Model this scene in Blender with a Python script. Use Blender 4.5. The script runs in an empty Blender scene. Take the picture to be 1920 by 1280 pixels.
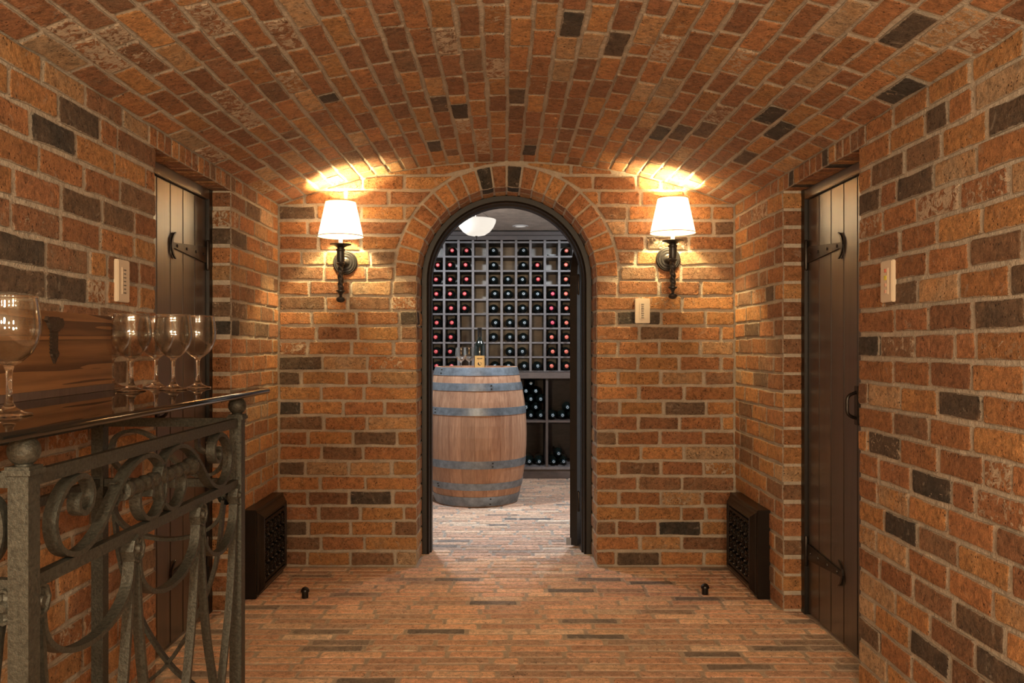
import bpy, bmesh, math, random
from mathutils import Vector, Matrix
PI = math.pi
random.seed(11)
# ------------------------------------------------------------------ camera, world, lights
scene = bpy.context.scene
COL = scene.collection
F = 1600.0; VX, VY = 948.0, 649.0; EYE = 1.03        # focal length and vanishing point (px of 1920x1280), eye height
cd = bpy.data.cameras.new('camera'); cam = bpy.data.objects.new('camera', cd); COL.objects.link(cam)
cam.location = (0, 0, EYE); cam.rotation_euler = (PI/2, 0, 0)
cd.sensor_width = 36; cd.lens = F/1920*36
cd.shift_x = (960-VX)/1920; cd.shift_y = (VY-640)/1920; cd.clip_start = .05
scene.camera = cam
scene.view_settings.view_transform = 'Standard'; scene.view_settings.look = 'None'
scene.view_settings.gamma = 1; scene.view_settings.use_curve_mapping = False
scene.view_settings.exposure = 1.22
w = bpy.data.worlds.new('world'); scene.world = w; w.use_nodes = True
w.node_tree.nodes['Background'].inputs[0].default_value = (1, .8, .6, 1)
w.node_tree.nodes['Background'].inputs[1].default_value = .02
def light(name, typ, loc, power, col, size=.1, rot=(0,0,0), **k):
    l = bpy.data.lights.new(name, typ); l.energy = power; l.color = col
    if typ == 'AREA':
        l.shape = 'RECTANGLE'; l.size = size; l.size_y = k.get('size_y', size)
    else: l.shadow_soft_size = size
    if typ == 'SPOT': l.spot_size = k.get('angle', 2.2); l.spot_blend = .6
    o = bpy.data.objects.new(name, l); COL.objects.link(o); o.location = loc; o.rotation_euler = rot
    return o
WARM = (1.0, .73, .35); SOFT = (1.0, .80, .53); COOL = (.74, .87, 1.0)
SCONCE_W = 22
# added fill lights, out of view: points behind the camera, spots in the cellar
for hx_, hy_, hz_, hp_ in ((-.45, .10, 1.22, 20), (.45, .10, 1.22, 20), (-.6, -1.05, 1.30, 30), (.6, -1.05, 1.30, 30)):
    light('hall_fill', 'POINT', (hx_, hy_, hz_), hp_, SOFT, .07)
light('cellar_fill_left', 'SPOT', (-.60, 5.15, 1.93), 56, COOL, .06, (math.radians(24), 0, 0), angle=2.7)
light('cellar_fill_right', 'SPOT', (.62, 5.35, 1.93), 48, COOL, .06, (math.radians(24), 0, 0), angle=2.7)
light('pendant_lamp', 'POINT', (-.185, 5.4, 1.865), 1.6, (1, .93, .85), .06)

# ------------------------------------------------------------------ helpers
def ob(name, verts, faces, mats=None, parent=None, smooth=False, sharp=None, loc=None, fm=None):
    if loc is None:
        loc = Vector((0, 0, 0))
    me = bpy.data.meshes.new(name)
    me.from_pydata([tuple(Vector(v)-Vector(loc)) for v in verts], [], faces)
    if mats is not None:
        for m in (mats if isinstance(mats, (list, tuple)) else [mats]): me.materials.append(m)
    if fm:
        me.polygons.foreach_set('material_index', fm)
    if smooth:
        me.polygons.foreach_set('use_smooth', [True]*len(me.polygons))
        if sharp: me.set_sharp_from_angle(angle=sharp)
    me.update()
    o = bpy.data.objects.new(name, me); COL.objects.link(o); o.location = loc
    if parent is not None:
        o.parent = parent
        pl = parent['_w'] if '_w' in parent else (0, 0, 0)
        o.location = Vector(loc) - Vector(pl)
    o['_w'] = tuple(Vector(loc))
    return o
def empty(name, loc):
    o = bpy.data.objects.new(name, None); COL.objects.link(o); o.location = loc; o.empty_display_size = .05
    o['_w'] = tuple(loc)
    return o
def tag(o, label, cat, group=None):
    o['label'] = label; o['category'] = cat
    if group: o['group'] = group
    return o
def struct(o, label=None):
    o['kind'] = 'structure'
    if label: o['label'] = label
    return o
def copy_thing(src):
    r = src.copy(); COL.objects.link(r)
    for ch in [c for c in src.children]:
        c = ch.copy(); COL.objects.link(c); c.parent = r
        for g in ch.children:
            d = g.copy(); COL.objects.link(d); d.parent = c
    return r
class MB:
    def __init__(s): s.v = []; s.f = []
    def add(s, v, f):
        n = len(s.v); s.v += [tuple(p) for p in v]; s.f += [tuple(i+n for i in q) for q in f]; return s
    def box(s, x0, x1, y0, y1, z0, z1, b=0.0, M=None):
        if x0 > x1: x0, x1 = x1, x0
        if y0 > y1: y0, y1 = y1, y0
        if b <= 0:
            v = [(x, y, z) for z in (z0, z1) for y in (y0, y1) for x in (x0, x1)]
            f = [(0,2,3,1), (4,5,7,6), (0,1,5,4), (2,6,7,3), (0,4,6,2), (1,3,7,5)]
        else:
            bm = bmesh.new(); bmesh.ops.create_cube(bm, size=1)
            for q in bm.verts: q.co = Vector(((x0+x1)/2+q.co.x*(x1-x0), (y0+y1)/2+q.co.y*(y1-y0), (z0+z1)/2+q.co.z*(z1-z0)))
            bmesh.ops.bevel(bm, geom=bm.edges[:], offset=b, segments=2, affect='EDGES')
            bm.verts.index_update()
            v = [tuple(q.co) for q in bm.verts]; f = [tuple(q.index for q in p.verts) for p in bm.faces]; bm.free()
        if M: v = [tuple(M @ Vector(p)) for p in v]
        return s.add(v, f)
    def lathe(s, prof, c=(0, 0, 0), n=24, axis='z', twist=None):
        v = []; f = []
        for k, (r, z) in enumerate(prof):
            for i in range(n):
                a = 2*PI*i/n; rr = r
                if twist: rr = r*twist(a, z)
                p = (rr*math.cos(a), rr*math.sin(a), z)
                if axis == 'y': p = (p[0], -p[2], p[1])     # profile z runs toward -y
                if axis == 'x': p = (p[2], p[0], p[1])
                v.append((c[0]+p[0], c[1]+p[1], c[2]+p[2]))
        for k in range(len(prof)-1):
            for i in range(n):
                j = (i+1) % n
                f.append((k*n+i, k*n+j, (k+1)*n+j, (k+1)*n+i))
        if prof[0][0] > 1e-5: f.append(tuple(range(n))[::-1])
        if prof[-1][0] > 1e-5: f.append(tuple((len(prof)-1)*n+i for i in range(n)))
        return s.add(v, f)
    def sweep(s, path, N, w, t, closed=False, taper=None):
        """rectangular bar along path; w across (along N), t in the plane of the path"""
        N = Vector(N).normalized(); P = [Vector(p) for p in path]; n = len(P); v = []; f = []
        for i in range(n):
            a = P[(i-1) % n] if closed or i > 0 else P[i]
            b = P[(i+1) % n] if closed or i < n-1 else P[i]
            T = (b-a).normalized(); B = N.cross(T).normalized()
            k = taper(i/(n-1)) if taper else 1
            for su, sv in ((-1,-1), (1,-1), (1,1), (-1,1)):
                v.append(P[i] + N*(su*w/2) + B*(sv*t/2*k))
        m = n if closed else n-1
        for i in range(m):
            j = (i+1) % n
            for q in range(4):
                f.append((i*4+q, i*4+(q+1) % 4, j*4+(q+1) % 4, j*4+q))
        if not closed: f.append((3,2,1,0)); f.append(tuple((n-1)*4+q for q in range(4)))
        return s.add(v, f)
    def tube(s, path, r, n=8):
        P = [Vector(p) for p in path]; v = []; f = []; up = None
        for i in range(len(P)):
            a = P[max(i-1, 0)]; b = P[min(i+1, len(P)-1)]; T = (b-a).normalized()
            if up is None: up = T.orthogonal().normalized()
            up = (up - T*up.dot(T)).normalized(); B = T.cross(up)
            rr = r(i/(len(P)-1)) if callable(r) else r
            for k in range(n):
                an = 2*PI*k/n; v.append(P[i] + up*math.cos(an)*rr + B*math.sin(an)*rr)
        for i in range(len(P)-1):
            for k in range(n): f.append((i*n+k, i*n+(k+1) % n, (i+1)*n+(k+1) % n, (i+1)*n+k))
        f.append(tuple(range(n))[::-1]); f.append(tuple((len(P)-1)*n+k for k in range(n)))
        return s.add(v, f)
    def build(s, name, mat, parent=None, smooth=False, sharp=math.radians(35), loc=None):
        if loc is None:
            loc = parent['_w'] if parent is not None and '_w' in parent else (0, 0, 0)
        return ob(name, s.v, s.f, mat, parent, smooth, sharp if smooth else None, loc)
def spline(pts, sub=6):
    P = [Vector(p) for p in pts]; out = []
    for i in range(len(P)-1):
        p0 = P[i-1] if i else P[0]*2-P[1]; p1 = P[i]; p2 = P[i+1]; p3 = P[i+2] if i+2 < len(P) else P[-1]*2-P[-2]
        for k in range(sub):
            t = k/sub
            out.append(.5*((2*p1)+(p2-p0)*t+(2*p0-5*p1+4*p2-p3)*t*t+(3*p1-p0-3*p2+p3)*t**3))
    out.append(P[-1]); return out

# ------------------------------------------------------------------ materials
def nt(name):
    m = bpy.data.materials.new(name); m.use_nodes = True; t = m.node_tree
    return m, t, t.nodes['Principled BSDF']
def nd(t, typ, **k):
    n = t.nodes.new(typ)
    for a, b in k.items():
        if a.startswith('i_'): n.inputs[a[2:].replace('_', ' ')].default_value = b
        else: setattr(n, a, b)
    return n
def mix(t, fac, a, b, mode='MIX'):
    n = t.nodes.new('ShaderNodeMix'); n.data_type = 'RGBA'; n.blend_type = mode
    for s, val in ((n.inputs[0], fac), (n.inputs[6], a), (n.inputs[7], b)):
        if isinstance(val, bpy.types.NodeSocket): t.links.new(val, s)
        elif isinstance(val, (int, float)): s.default_value = val
        else: s.default_value = (*val, 1)
    return n.outputs[2]
def math_(t, op, a, b=0.0, c=None, clamp=False):
    n = t.nodes.new('ShaderNodeMath'); n.operation = op; n.use_clamp = clamp
    for s, val in zip(n.inputs, (a, b, c)):
        if val is None: continue
        if isinstance(val, bpy.types.NodeSocket): t.links.new(val, s)
        else: s.default_value = val
    return n.outputs[0]
def ramp(t, fac, stops, interp='LINEAR'):
    n = t.nodes.new('ShaderNodeValToRGB'); n.color_ramp.interpolation = interp
    e = n.color_ramp.elements
    while len(e) < len(stops): e.new(.5)
    for i, (p, c) in enumerate(stops):
        e[i].position = p; e[i].color = (*c, 1) if isinstance(c, tuple) else (c, c, c, 1)
    t.links.new(fac, n.inputs[0]); return n.outputs[0]
def noise(t, vec, scale, detail=3, rough=.55, dist=0.0):
    n = t.nodes.new('ShaderNodeTexNoise'); n.inputs['Scale'].default_value = scale; n.inputs['Detail'].default_value = detail
    n.inputs['Roughness'].default_value = rough; n.inputs['Distortion'].default_value = dist
    if vec is not None: t.links.new(vec, n.inputs['Vector'])
    return n.outputs['Fac']
def bump(t, p, h, dist, strength=1.0):
    b = t.nodes.new('ShaderNodeBump'); b.inputs['Distance'].default_value = dist; b.inputs['Strength'].default_value = strength
    t.links.new(h, b.inputs['Height']); t.links.new(b.outputs[0], p.inputs['Normal'])

def brick_mat(name, stops, mortar, rough, rel):
    m, t, p = nt(name)
    at = nd(t, 'ShaderNodeAttribute', attribute_name='tint'); pa = nd(t, 'ShaderNodeAttribute', attribute_name='patch')
    sep = nd(t, 'ShaderNodeSeparateColor'); t.links.new(at.outputs['Color'], sep.inputs[0])
    hue, bri, seed = sep.outputs; edge = at.outputs['Alpha']
    geo = nd(t, 'ShaderNodeNewGeometry')
    sc = t.nodes.new('ShaderNodeVectorMath'); sc.operation = 'SCALE'; sc.inputs[0].default_value = (13.1, 7.7, 9.3); t.links.new(seed, sc.inputs['Scale'])
    ad = t.nodes.new('ShaderNodeVectorMath'); ad.operation = 'ADD'; t.links.new(geo.outputs['Position'], ad.inputs[0]); t.links.new(sc.outputs[0], ad.inputs[1])
    V = ad.outputs[0]
    n1 = noise(t, V, 11, 3, .6); n2 = noise(t, V, 55, 4, .65, .6); n3 = noise(t, V, 260, 2, .6)
    h2 = math_(t, 'ADD', hue, math_(t, 'MULTIPLY', math_(t, 'SUBTRACT', n1, .5), .30))
    base = ramp(t, h2, stops)
    big = ramp(t, noise(t, V, 26, 5, .75, 1.5), [(.34, .62), (.46, 1.0), (.60, 1.06), (.70, 1.30)])
    base = mix(t, .8, base, big, 'MULTIPLY')
    # darker firing clouds, grain
    cl = ramp(t, n2, [(.30, .56), (.50, 1.0), (.72, 1.28)])
    base = mix(t, 1.0, base, cl, 'MULTIPLY')
    gr = ramp(t, n3, [(.30, .66), (.6, 1.12)])
    base = mix(t, .8, base, gr, 'MULTIPLY')
    # iron spots and pits
    vo = nd(t, 'ShaderNodeTexVoronoi'); vo.inputs['Scale'].default_value = 85; t.links.new(V, vo.inputs['Vector'])
    pit = ramp(t, vo.outputs['Distance'], [(.10, 1.0), (.24, 0.0)])
    pm = math_(t, 'MULTIPLY', pit, ramp(t, noise(t, V, 20, 2), [(.46, 0.0), (.56, 1.0)]))
    base = mix(t, math_(t, 'MULTIPLY', pm, .85), base, (.05, .025, .015))
    bv = nd(t, 'ShaderNodeCombineColor')
    for i in range(3): t.links.new(bri, bv.inputs[i])
    base = mix(t, 1.0, base, bv.outputs[0], 'MULTIPLY')
    # mortar smears along the arrises
    ns = noise(t, V, 70, 3, .6)
    sm = ramp(t, math_(t, 'ADD', math_(t, 'MULTIPLY', edge, .42), math_(t, 'MULTIPLY', ns, .62)), [(.50, 0.0), (.58, 1.0)])
    ns2 = ramp(t, noise(t, V, 24, 4, .7, .8), [(.60, 0.0), (.70, .45)])
    sm2 = math_(t, 'MAXIMUM', math_(t, 'MULTIPLY', sm, .8), ns2)
    base = mix(t, sm2, base, mortar)
    # paint / lime patches
    pn = noise(t, V, 42, 5, .72, 1.2)
    pf = ramp(t, math_(t, 'ADD', pn, math_(t, 'MULTIPLY', pa.outputs['Fac'], .22)), [(.66, 0.0), (.70, 1.0)])
    base = mix(t, pf, base, (.66, .52, .38))
    t.links.new(base, p.inputs['Base Color'])
    p.inputs['Roughness'].default_value = rough
    p.inputs['Specular IOR Level'].default_value = .35
    # relief
    crack = noise(t, V, 30, 7, .80, 2.6)
    h = math_(t, 'ADD', math_(t, 'MULTIPLY', n2, 1.0), math_(t, 'MULTIPLY', n3, .35))
    h = math_(t, 'ADD', h, math_(t, 'MULTIPLY', crack, 1.1))
    h = math_(t, 'SUBTRACT', h, math_(t, 'MULTIPLY', pm, .9))
    h = math_(t, 'ADD', h, math_(t, 'MULTIPLY', pf, .3))
    bump(t, p, h, rel)
    return m
WSTOPS = [(0.0, (.075, .066, .056)), (.12, (.15, .105, .073)), (.30, (.28, .17, .10)), (.48, (.39, .180, .090)), (.66, (.51, .235, .100)), (.82, (.59, .305, .120)), (1.0, (.56, .39, .24))]
FSTOPS = [(0.0, (.17, .14, .12)), (.12, (.30, .22, .17)), (.30, (.52, .34, .24)), (.48, (.64, .36, .235)), (.66, (.72, .42, .27)), (.82, (.76, .49, .32)), (1.0, (.78, .58, .42))]
M_MORTARCOL = (.50, .43, .34)
M_BRICK = brick_mat('reclaimed_brick', WSTOPS, M_MORTARCOL, .80, .0095)
M_FBRICK = brick_mat('floor_brick', FSTOPS, (.50, .40, .31), .58, .0040)
def mortar_mat(name, col):
    m, t, p = nt(name); geo = nd(t, 'ShaderNodeNewGeometry'); V = geo.outputs['Position']
    n1 = noise(t, V, 14, 4, .6); n2 = noise(t, V, 150, 4, .7)
    c = ramp(t, n1, [(.3, tuple(x*.78 for x in col)), (.7, tuple(x*1.12 for x in col))])
    c = mix(t, .7, c, ramp(t, n2, [(.3, .78), (.65, 1.1)]), 'MULTIPLY')
    t.links.new(c, p.inputs['Base Color']); p.inputs['Roughness'].default_value = .92
    bump(t, p, math_(t, 'ADD', n2, math_(t, 'MULTIPLY', noise(t, V, 45, 3), 1.6)), .005)
    return m
M_MORTAR = mortar_mat('lime_mortar', M_MORTARCOL)
M_FMORTAR = mortar_mat('floor_mortar', (.44, .34, .26))
M_PLASTER = mortar_mat('cellar_plaster', (.62, .56, .50))
def wood(name, c0, c1, scale=(1, 1, 1), freq=9, rough=.55, coord='Position', rel=.0008, band=0.0, spec=.5):
    m, t, p = nt(name); geo = nd(t, 'ShaderNodeNewGeometry'); oi = nd(t, 'ShaderNodeObjectInfo')
    mp = nd(t, 'ShaderNodeMapping'); mp.inputs['Scale'].default_value = scale
    t.links.new(geo.outputs['Position'], mp.inputs['Vector'])
    sc = t.nodes.new('ShaderNodeVectorMath'); sc.operation = 'SCALE'; sc.inputs[0].default_value = (5, 3, 4); t.links.new(oi.outputs['Random'], sc.inputs['Scale'])
    ad = t.nodes.new('ShaderNodeVectorMath'); ad.operation = 'ADD'; t.links.new(mp.outputs[0], ad.inputs[0]); t.links.new(sc.outputs[0], ad.inputs[1])
    V = ad.outputs[0]
    n1 = noise(t, V, freq, 4, .6, 1.0); n2 = noise(t, V, freq*7, 4, .65)
    f = math_(t, 'ADD', math_(t, 'MULTIPLY', n1, .6), math_(t, 'MULTIPLY', n2, .4))
    if band:
        wv = nd(t, 'ShaderNodeTexNoise'); wv.inputs['Scale'].default_value = freq*.5; wv.inputs['Distortion'].default_value = .4; t.links.new(V, wv.inputs['Vector'])
        ring = math_(t, 'FRACT', math_(t, 'MULTIPLY', wv.outputs['Fac'], band))
        f = math_(t, 'ADD', math_(t, 'MULTIPLY', f, .55), math_(t, 'MULTIPLY', ring, .42))
    c = ramp(t, f, [(.32, c0), (.68, c1)])
    v = ramp(t, oi.outputs['Random'], [(0, .82), (1, 1.15)])
    c = mix(t, 1.0, c, v, 'MULTIPLY')
    t.links.new(c, p.inputs['Base Color']); p.inputs['Roughness'].default_value = rough; p.inputs['Specular IOR Level'].default_value = spec
    if spec > .9: p.inputs['Coat Weight'].default_value = .5; p.inputs['Coat Roughness'].default_value = .30
    bump(t, p, f, rel)
    return m
M_DOOR = wood('dark_oak_plank', (.012, .007, .004), (.055, .033, .019), (1, 1, .05), 26, .36, rel=.0007, spec=1.0)
M_FRAME = wood('dark_frame_wood', (.005, .003, .002), (.011, .0065, .004), (1, 1, .08), 16, .45, rel=.0003)
M_RACK = wood('rack_wood', (.075, .058, .052), (.19, .15, .135), (.3, .3, .3), 20, .45)
M_RACKD = wood('cabinet_wood', (.050, .032, .024), (.10, .066, .052), (.2, 1, .6), 14, .5)
M_RACKBACK = wood('rack_back_panel', (.32, .25, .195), (.55, .45, .36), (.3, 1, 1), 6, .4)
M_BARREL = wood('barrel_oak', (.23, .10, .05), (.50, .27, .15), (1.2, 1.2, .10), 16, .55, rel=.0009)
M_PINE = wood('brown_stained_pine', (.085, .036, .012), (.25, .115, .042), (3.0, .12, 7.0), 6, .6, rel=.0006, band=4)
def simple(name, col, rough=.5, metal=0.0, bumps=None, spec=.5, var=0.0, scale=60):
    m, t, p = nt(name); geo = nd(t, 'ShaderNodeNewGeometry')
    p.inputs['Base Color'].default_value = (*col, 1); p.inputs['Roughness'].default_value = rough
    p.inputs['Metallic'].default_value = metal; p.inputs['Specular IOR Level'].default_value = spec
    n = noise(t, geo.outputs['Position'], scale, 4, .65)
    if var:
        t.links.new(ramp(t, n, [(.3, tuple(c*(1-var) for c in col)), (.7, tuple(min(1, c*(1+var)) for c in col))]), p.inputs['Base Color'])
    if bumps: bump(t, p, n, bumps)
    return m
M_IRON = simple('wrought_iron', (.056, .056, .046), .50, .5, .0012, .5, .45, 190)
M_BRONZE = simple('dark_bronze', (.055, .052, .050), .38, .6, .0002, .5, .25, 90)
M_HINGE = simple('hinge_iron', (.045, .038, .034), .38, .8, .0003, .5, .2, 120)
M_BLACK = simple('black_painted_wood', (.007, .0045, .0035), .30, 0, .0002, .5, .2, 60)
M_HOOP = simple('galvanised_hoop', (.22, .24, .26), .42, .75, .0004, .5, .30, 26)
M_IVORY = simple('ivory_plastic', (.66, .56, .42), .35, 0, None, .5)
M_DARKMARK = simple('dark_print', (.10, .085, .06), .5)
M_CAPRED = simple('red_capsule', (.55, .030, .035), .30, .15, None, .5)
M_CAPRUST = simple('orange_red_capsule', (.62, .10, .05), .30, .15)
M_CAPPINK = simple('crimson_capsule', (.50, .015, .06), .30, .15)
M_CAPDARK = simple('dark_blue_capsule', (.012, .028, .034), .25, .2)
M_RINGL = simple('pale_foil_print', (.62, .66, .70), .35, .1)
M_RINGP = simple('pink_foil_print', (.85, .38, .34), .35, .1)
M_BOTTLE = simple('dark_bottle_glass', (.006, .008, .006), .06, 0, None, .8)
M_LABEL = simple('ochre_paper_label', (.50, .27, .08), .6, 0, None, .3, .1, 40)
M_BULB = simple('candle_sleeve', (.75, .72, .66), .5)
M_WHITE = simple('white_ceramic', (.75, .74, .72), .25)
M_RUST = simple('rusty_iron', (.060, .042, .030), .62, .5, .001, .4, .4, 150)
M_STEEL = simple('brushed_steel', (.35, .38, .43), .3, .9, None)
def glass(name, col=(1, 1, 1), rough=0.0, ior=1.47):
    m, t, p = nt(name)
    p.inputs['Base Color'].default_value = (*col, 1); p.inputs['Roughness'].default_value = rough
    p.inputs['Transmission Weight'].default_value = 1; p.inputs['IOR'].default_value = ior
    return m
M_GLASS = glass('clear_glass', (.98, .985, .97))
def sheet(name, col, ior=1.5, power=4.0):
    m, t, p = nt(name); t.nodes.remove(p); out = t.nodes['Material Output']
    tr = nd(t, 'ShaderNodeBsdfTransparent'); tr.inputs[0].default_value = (*col, 1)
    gl = nd(t, 'ShaderNodeBsdfGlossy'); gl.inputs['Roughness'].default_value = .01
    lw = nd(t, 'ShaderNodeLayerWeight'); lw.inputs[0].default_value = .5; f0 = ((ior-1)/(ior+1))**2
    fr = math_(t, 'ADD', math_(t, 'MULTIPLY', math_(t, 'POWER', lw.outputs['Facing'], power), 1-f0), f0)
    mx = nd(t, 'ShaderNodeMixShader'); t.links.new(fr, mx.inputs[0]); t.links.new(tr.outputs[0], mx.inputs[1]); t.links.new(gl.outputs[0], mx.inputs[2])
    t.links.new(mx.outputs[0], out.inputs[0]); return m
M_TABLEGLASS = sheet('smoked_table_glass', (.50, .47, .42))
M_THIN = sheet('thin_bowl_glass', (.96, .965, .95), 1.6, 2.0)
M_PANE = sheet('door_pane_glass', (.78, .84, .90), 1.7)
m, t, p = nt('table_edge_glass'); p.inputs['Base Color'].default_value = (.008, .008, .007, 1); p.inputs['Roughness'].default_value = .06; p.inputs['Specular IOR Level'].default_value = .9; M_TEDGE = m
def shade_mat(name, col, emi, strength):
    m, t, p = nt(name); t.nodes.remove(p); out = t.nodes['Material Output']
    a = nd(t, 'ShaderNodeBsdfTranslucent'); a.inputs[0].default_value = (*col, 1)
    d = nd(t, 'ShaderNodeBsdfDiffuse'); d.inputs[0].default_value = (*col, 1)
    e = nd(t, 'ShaderNodeEmission'); e.inputs[0].default_value = (*emi, 1); e.inputs[1].default_value = strength
    mx = nd(t, 'ShaderNodeMixShader'); mx.inputs[0].default_value = .4; t.links.new(a.outputs[0], mx.inputs[1]); t.links.new(d.outputs[0], mx.inputs[2])
    s = nd(t, 'ShaderNodeAddShader'); t.links.new(mx.outputs[0], s.inputs[0]); t.links.new(e.outputs[0], s.inputs[1])
    t.links.new(s.outputs[0], out.inputs[0]); return m
M_SHADE = shade_mat('linen_shade', (.48, .45, .39), (1, .86, .68), .8)
M_TRIM = simple('gold_shade_trim', (.62, .42, .14), .6)
M_BOWL = shade_mat('alabaster_bowl', (.40, .39, .37), (1, .93, .84), .20)
M_GLOW = shade_mat('lamp_bulb_glow', (.9, .9, .85), (1, .80, .55), 12)
M_CANLENS = shade_mat('frosted_lens', (.6, .6, .58), (1, .95, .9), .15)

# ------------------------------------------------------------------ bricks
def proj(p):
    y = max(p[1], .05)
    return VX+p[0]*F/y, VY-(p[2]-EYE)*F/y
def clip(poly, a, b, c):
    """keep a*u+b*v <= c"""
    out = []
    for i in range(len(poly)):
        p, q = poly[i], poly[(i+1) % len(poly)]
        dp = a*p[0]+b*p[1]-c; dq = a*q[0]+b*q[1]-c
        if dp <= 0: out.append(p)
        if dp*dq < 0:
            k = dp/(dp-dq); out.append((p[0]+(q[0]-p[0])*k, p[1]+(q[1]-p[1])*k))
    return out
def area(poly):
    return .5*sum(poly[i][0]*poly[(i+1) % len(poly)][1]-poly[(i+1) % len(poly)][0]*poly[i][1] for i in range(len(poly)))
rb = random.Random(5)
def hue_pick(r, wall=True):
    x = r.random()
    if wall:
        if x < .012: return r.uniform(.0, .06)
        if x < .045: return r.uniform(.14, .24)
        if x < .24: return r.uniform(.30, .44)
        if x < .56: return r.uniform(.46, .64)
        if x < .92: return r.uniform(.62, .84)
        return r.uniform(.88, 1.0)
    if x < .03: return r.uniform(.0, .12)
    if x < .09: return r.uniform(.16, .28)
    if x < .30: return r.uniform(.30, .44)
    if x < .60: return r.uniform(.46, .64)
    if x < .93: return r.uniform(.62, .84)
    return r.uniform(.86, 1.0)
class Bricks:
    """collects the bricks of one surface; f(u,v,w) maps surface coordinates to the room, w = out of the wall"""
    def __init__(s, wall=True, mat=None):
        s.items = []; s.wall = wall; s.mat = mat or M_BRICK; s.r = random.Random(rb.random())
    def add(s, poly, f, depth=.012, gap=.0055, gaps=None, jit=.0024, corner=.007, proud=None):
        r = s.r
        if len(poly) < 3: return
        if area(poly) < 0: poly = poly[::-1]
        if area(poly) < .0009: return
        n = len(poly)
        # shrink each edge inward by its gap
        res = poly
        for i in range(n):
            p, q = poly[i], poly[(i+1) % n]
            du, dv = q[0]-p[0], q[1]-p[1]; L = math.hypot(du, dv)
            if L < 1e-6: continue
            nu, nv = dv/L, -du/L      # outward normal
            g = gap if gaps is None else gaps(p, q)
            res = clip(res, nu, nv, nu*p[0]+nv*p[1]-g)
            if len(res) < 3: return
        if abs(area(res)) < .0006: return
        out = []; n = len(res)
        for i in range(n):
            a, p, q = res[i-1], res[i], res[(i+1) % n]
            la = math.hypot(p[0]-a[0], p[1]-a[1]); lq = math.hypot(q[0]-p[0], q[1]-p[1])
            if la < 1e-5 or lq < 1e-5: continue
            c1 = min(r.uniform(.3, 1)*corner, la*.3); c2 = min(r.uniform(.3, 1)*corner, lq*.3)
            out.append((p[0]+(a[0]-p[0])*c1/la, p[1]+(a[1]-p[1])*c1/la))
            out.append((p[0]+(q[0]-p[0])*c2/lq, p[1]+(q[1]-p[1])*c2/lq))
            if lq > .11:
                k = r.uniform(.35, .65); out.append((p[0]+(q[0]-p[0])*k, p[1]+(q[1]-p[1])*k))
        out = [(u+r.uniform(-jit, jit), v+r.uniform(-jit, jit)) for u, v in out]
        if len(out) < 3: return
        cu = sum(p[0] for p in out)/len(out); cv = sum(p[1] for p in out)/len(out)
        s.items.append(dict(out=out, f=f, d=depth, c=(cu, cv), hue=hue_pick(r, s.wall), bri=r.uniform(.80, 1.16),
                            seed=r.random(), patch=(r.uniform(.3, .8) if r.random() < .05 else r.uniform(-1, .1)),
                            proud=r.uniform(-.0012, .0022) if proud is None else proud, tu=r.uniform(-.014, .014), tv=r.uniform(-.02, .02)))
    def force(s, pts, inv):
        """pts: (px, py, hue, patch); inv maps a pixel to (u, v)"""
        for px, py, hue, patch in pts:
            u, v = inv(px, py); best = min(s.items, key=lambda it: (it['c'][0]-u)**2+((it['c'][1]-v)*1.6)**2)
            if hue is not None: best['hue'] = hue
            if patch is not None: best['patch'] = patch
            best['bri'] = 1.0
    def geom(s, it):
        f, out, d = it['f'], it['out'], it['d']; cu, cv = it['c']; n = len(out); V = []
        def W(u, v, w): return f(u, v, w+(u-cu)*it['tu']+(v-cv)*it['tv'])
        for u, v in out: V.append(f(u, v, -d))
        deep = d > .03
        if deep:
            for u, v in out: V.append(W(u, v, it['proud']-.010))
        for u, v in out: V.append(W(u, v, it['proud']-.0028))
        for u, v in out:
            du, dv = cu-u, cv-v; L = math.hypot(du, dv); k = min(.0065, L*.3)/L
            V.append(W(u+du*k, v+dv*k, it['proud']))
        # orientation
        o = Vector(f(cu, cv, 0)); nrm = (Vector(f(cu+.01, cv, 0))-o).cross(Vector(f(cu, cv+.01, 0))-o); wv = Vector(f(cu, cv, .01))-o
        flip = nrm.dot(wv) < 0
        Fc = []
        K_ = 3 if deep else 2
        for k in range(K_):
            for i in range(n):
                j = (i+1) % n; q = (k*n+i, k*n+j, (k+1)*n+j, (k+1)*n+i); Fc.append(q[::-1] if flip else q)
        q = tuple(range(K_*n, (K_+1)*n)); Fc.append(q[::-1] if flip else q)
        e = ([0.0]*n+[0.0]*n if deep else [1.0]*n)+[1.0]*n+[0.0]*n
        return V, Fc, e
    def finish(s, parent, limit=300, stuff_name='brick_courses'):
        for it in s.items:
            p = it['f'](*it['c'], 0); it['p'] = p; px, py = proj(p)
            inside = p[1] > .3 and -60 < px < 1980 and -60 < py < 1340
            it['rank'] = (0 if inside else 1e6)+p[1]*(1 if inside else 1)
        its = sorted(s.items, key=lambda it: it['rank'])
        one, rest = its[:limit], its[limit:]
        def attrs(me, its_e):
            c = []; pp = []
            for it, e in its_e:
                for x in e: c += [it['hue'], it['bri'], it['seed'], x]; pp.append(it['patch'])
            me.attributes.new('tint', 'FLOAT_COLOR', 'POINT').data.foreach_set('color', c)
            me.attributes.new('patch', 'FLOAT', 'POINT').data.foreach_set('value', pp)
        for it in one:
            V, Fc, e = s.geom(it)
            o = ob('brick', V, Fc, s.mat, parent, loc=it['p']); attrs(o.data, [(it, e)])
        if rest:
            MV, MF, L = [], [], []
            for it in rest:
                V, Fc, e = s.geom(it); n = len(MV); MV += V; MF += [tuple(i+n for i in q) for q in Fc]; L.append((it, e))
            o = ob(stuff_name, MV, MF, s.mat, parent, loc=(0, 0, 0)); attrs(o.data, L); o['kind'] = 'stuff'
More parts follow.
